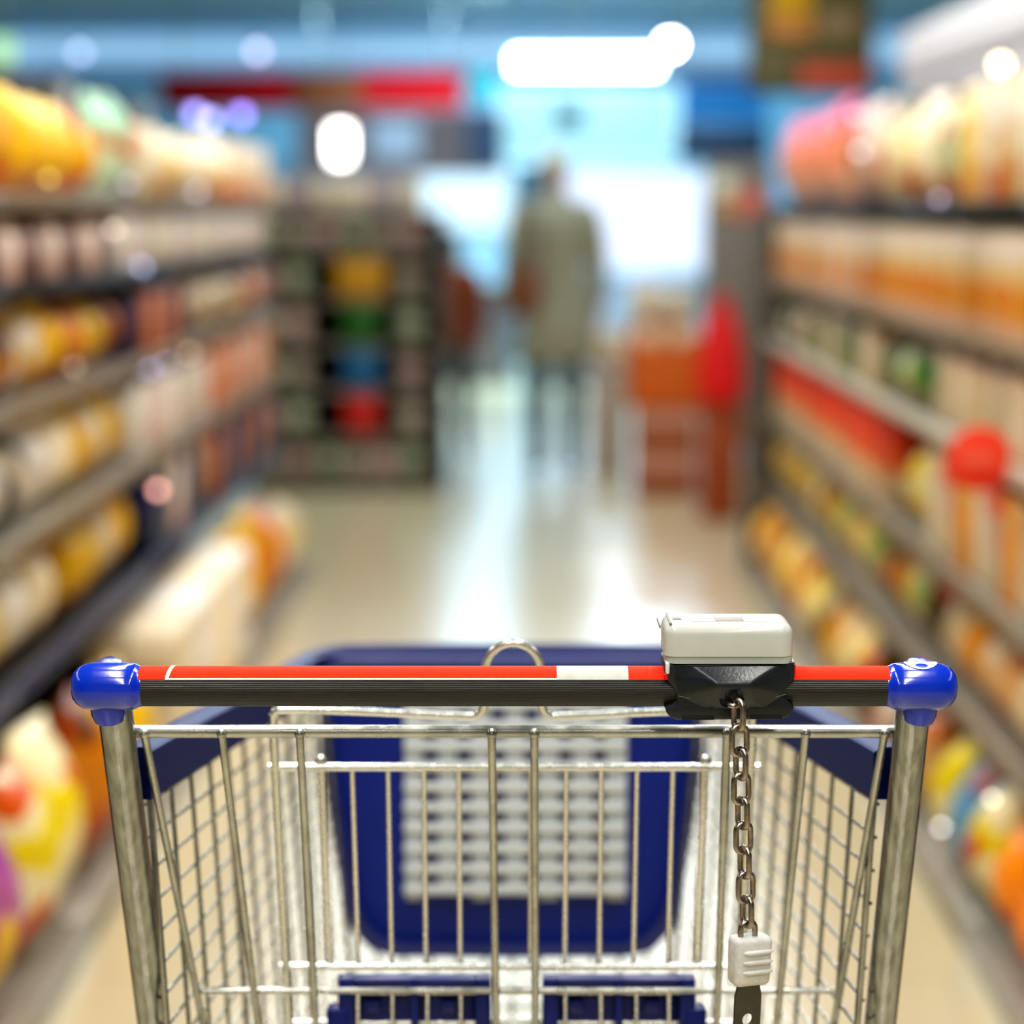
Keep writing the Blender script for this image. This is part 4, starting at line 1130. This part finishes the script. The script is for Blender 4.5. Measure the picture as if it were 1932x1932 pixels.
    for s in (-1, 1):
        st = stride * s
        hp = n(.085 * s, 0, .84, .086, p_); kn = n(.095 * s, st * .6, .49, .070, hp); cf = n(.095 * s, st * .4 - .01, .32, .063, kn); n(.095 * s, st * .9 - .03 * (s < 0), .10 + (.03 if s < 0 else 0), .055, cf)
    skin_mesh('trousers', nodes, edges, trou, e)
    for s in (-1, 1):
        st = stride * s; up = .03 if s < 0 else 0
        mb = MB(); yb = st * .9 - .03
        mb.tube(smooth_path([Vector(v(.096 * s, yb - .004, .135 + up)), Vector(v(.096 * s, yb - .006, .085 + up)), Vector(v(.097 * s, yb + .012, .055 + up)), Vector(v(.101 * s, yb + .09, .047 + up * .5)), Vector(v(.106 * s, yb + .165, .040 + up * .2)), Vector(v(.107 * s, yb + .185, .036 + up * .2))], 3),
                [k * q for q in (.048, .049, .050, .052, .053, .052, .050, .049, .048, .047, .045, .042, .038, .034, .026, .012)], 16, flat=.9)
        mb.build('shoe', shoe, e, smooth=80)
    # coat: lofted torso with tapering sleeves
    if long_coat: rings = [(.60, .205, .155), (.61, .212, .162), (.75, .200, .150), (.93, .180, .138)]
    else: rings = [(.84, .172, .130), (.85, .178, .136), (.95, .176, .134)]
    rings += [(1.08, .166, .122), (1.20, .178, .126), (1.30, .190, .126), (1.37, .180, .112), (1.415, .135, .094), (1.445, .092, .078), (1.475, .066, .068), (1.485, .058, .060)]
    mb = MB()
    vs = []; fs = []; sg_ = 28
    for z, a, b_ in rings:
        for q in range(sg_):
            w_ = 2 * PI * q / sg_; vs.append(v(a * math.cos(w_), b_ * math.sin(w_), z))
    for r_ in range(len(rings) - 1):
        for q in range(sg_): fs.append([r_ * sg_ + q, r_ * sg_ + (q + 1) % sg_, (r_ + 1) * sg_ + (q + 1) % sg_, (r_ + 1) * sg_ + q])
    fs.append(list(range(sg_))[::-1]); mb.add(vs, fs)
    for s in (-1, 1):
        mb.tube(smooth_path([Vector(v(.12 * s, -.003, 1.385)), Vector(v(.175 * s, -.006, 1.36)), Vector(v(.205 * s, -.012, 1.26)), Vector(v(.228 * s, -.02 + arm * s * .3, 1.12)), Vector(v(.23 * s, .02 - arm * s * .4, 1.0)), Vector(v(.228 * s, .06 - arm * s, .895))], 4),
                [k * (.066 - .022 * t / 20) for t in range(21)], 16)
    mb.build('coat', coat, e, smooth=70)
    return e
sk = mat('skin', 'c08a6c', .5)
q = W(1042, 892, 10.8); 
person('person', (q.x + .01, 10.8, 0), 1.64, math.radians(4), sk, mat('ash grey hair', 'c4beb4', .8), mat('olive grey wool', '9c9c88', .85, var=.15, vscale=12), mat('charcoal trousers', '35404a', .8), mat('dark shoe leather', '20242a', .5),
       'adult shopper in a long olive grey coat and dark trousers walking away', True, stride=.12, arm=.06)
q = W(850, 850, 11.6)
person('person', (q.x, 11.6, 0), 1.22, math.radians(-6), sk, mat('black hair', '1c1612', .7), mat('rust orange jacket', '7c3604', .8, var=.15), mat('black trousers', '101010', .8), mat('black shoe', '101012', .5),
       'child in a rust orange jacket and black trousers beside the dark rack', False, stride=.10, arm=.04, haircut='long')
# brown shoulder bag carried by the adult
bq = W(1002, 540, 10.72)
mb = MB(); mb.box((-.07, -.04, -.14), (.07, .04, .10), .02, 3)
ob = mb.build('shoulder_bag', mat('tan brown leather', '7c4420', .5), loc=(bq.x - .03, 10.58, bq.z)); tag(ob, 'tan brown bag hanging at the side of the shopper in the long coat', 'bag')
mb = MB(); mb.tube(smooth_path([Vector((-.05, 0, .09)), Vector((-.03, 0, .28)), Vector((.02, .03, .42)), Vector((.06, .04, .28)), Vector((.06, 0, .09))], 5), .008, 8); mb.build('strap', mat('tan strap', '6a3818', .5), ob)

# ================================================================== LIGHT
def area(name, loc, sx, sy, power, col, rot=(0, 0, 0), spread=None):
    l = bpy.data.lights.new(name, 'AREA'); l.shape = 'RECTANGLE'; l.size = sx; l.size_y = sy; l.energy = power; l.color = col
    if spread: l.spread = spread
    o = bpy.data.objects.new(name, l); C.objects.link(o); o.location = loc; o.rotation_euler = rot; return o
warm = (1, .965, .915); cool = (.80, .92, 1)
n = 0
for y_ in (-2.6, -.9, .8, 2.5, 4.2, 5.9, 7.6):
    for x_ in (-.62, .62):
        area('ceiling_tube_or_extra_light', (x_, y_, CEIL - .07), .09, 1.35, 20, warm)
        mb = MB(); mb.box((x_ - .07, y_ - .72, CEIL - .055), (x_ + .07, y_ + .72, CEIL), .01); mb.box((x_ - .05, y_ - .70, CEIL - .065), (x_ + .05, y_ + .70, CEIL - .05), .004)
        o = mb.build('ceiling_light', fr_w_, off=(x_, y_, CEIL), loc=(x_, y_, CEIL)); tag(o, f"white tube ceiling light over the aisle, {'left' if x_ < 0 else 'right'} row, {ORD[n // 2]} from the entrance", 'ceiling light', 'tube lights over the aisle'); n += 1
for y_ in (10.5, 13.5):
    area('ceiling_tube_or_extra_light', (0, y_, CEIL - .05), 5, .4, 70, cool)  # extra cool area lights added above the far end, without fixtures
for y_ in (16.5,):
    area('floor_sheen_light', (.15, y_, CEIL - .05), 2.9, .5, 400, (.56, .82, 1))  # unseen panel light added to put a blue sheen on the floor
area('cross_light', (-3.6, 4, CEIL - .05), 1, 8, 60, warm); area('cross_light', (3.6, 4, CEIL - .05), 1, 8, 60, warm)

w = bpy.data.worlds.new('World'); bpy.context.scene.world = w; w.use_nodes = True
w.node_tree.nodes['Background'].inputs[0].default_value = (.6, .75, .9, 1); w.node_tree.nodes['Background'].inputs[1].default_value = .3

# ================================================================== CAMERA
cd = bpy.data.cameras.new('Camera'); cam = bpy.data.objects.new('Camera', cd); C.objects.link(cam)
cam.location = (0, 0, H); cam.rotation_euler = (PI / 2 - PITCH, 0, YAW)
cd.sensor_fit = 'HORIZONTAL'; cd.sensor_width = 24; cd.lens = 24 * F / 1932
cd.dof.use_dof = True; cd.dof.focus_distance = 1.455; cd.dof.aperture_fstop = 1.8; cd.dof.aperture_blades = 0
cd.clip_start = .05; cd.clip_end = 60
sc = bpy.context.scene; sc.camera = cam
sc.view_settings.view_transform = 'Standard'; sc.view_settings.look = 'Medium High Contrast'; sc.view_settings.exposure = 0.0
sc.cycles.use_denoising = True; sc.cycles.use_adaptive_sampling = True; sc.cycles.adaptive_threshold = .04
sc.cycles.max_bounces = 6; sc.cycles.diffuse_bounces = 3; sc.cycles.glossy_bounces = 4; sc.cycles.caustics_reflective = False; sc.cycles.caustics_refractive = False
sc.cycles.sample_clamp_indirect = 6; sc.cycles.blur_glossy = .5
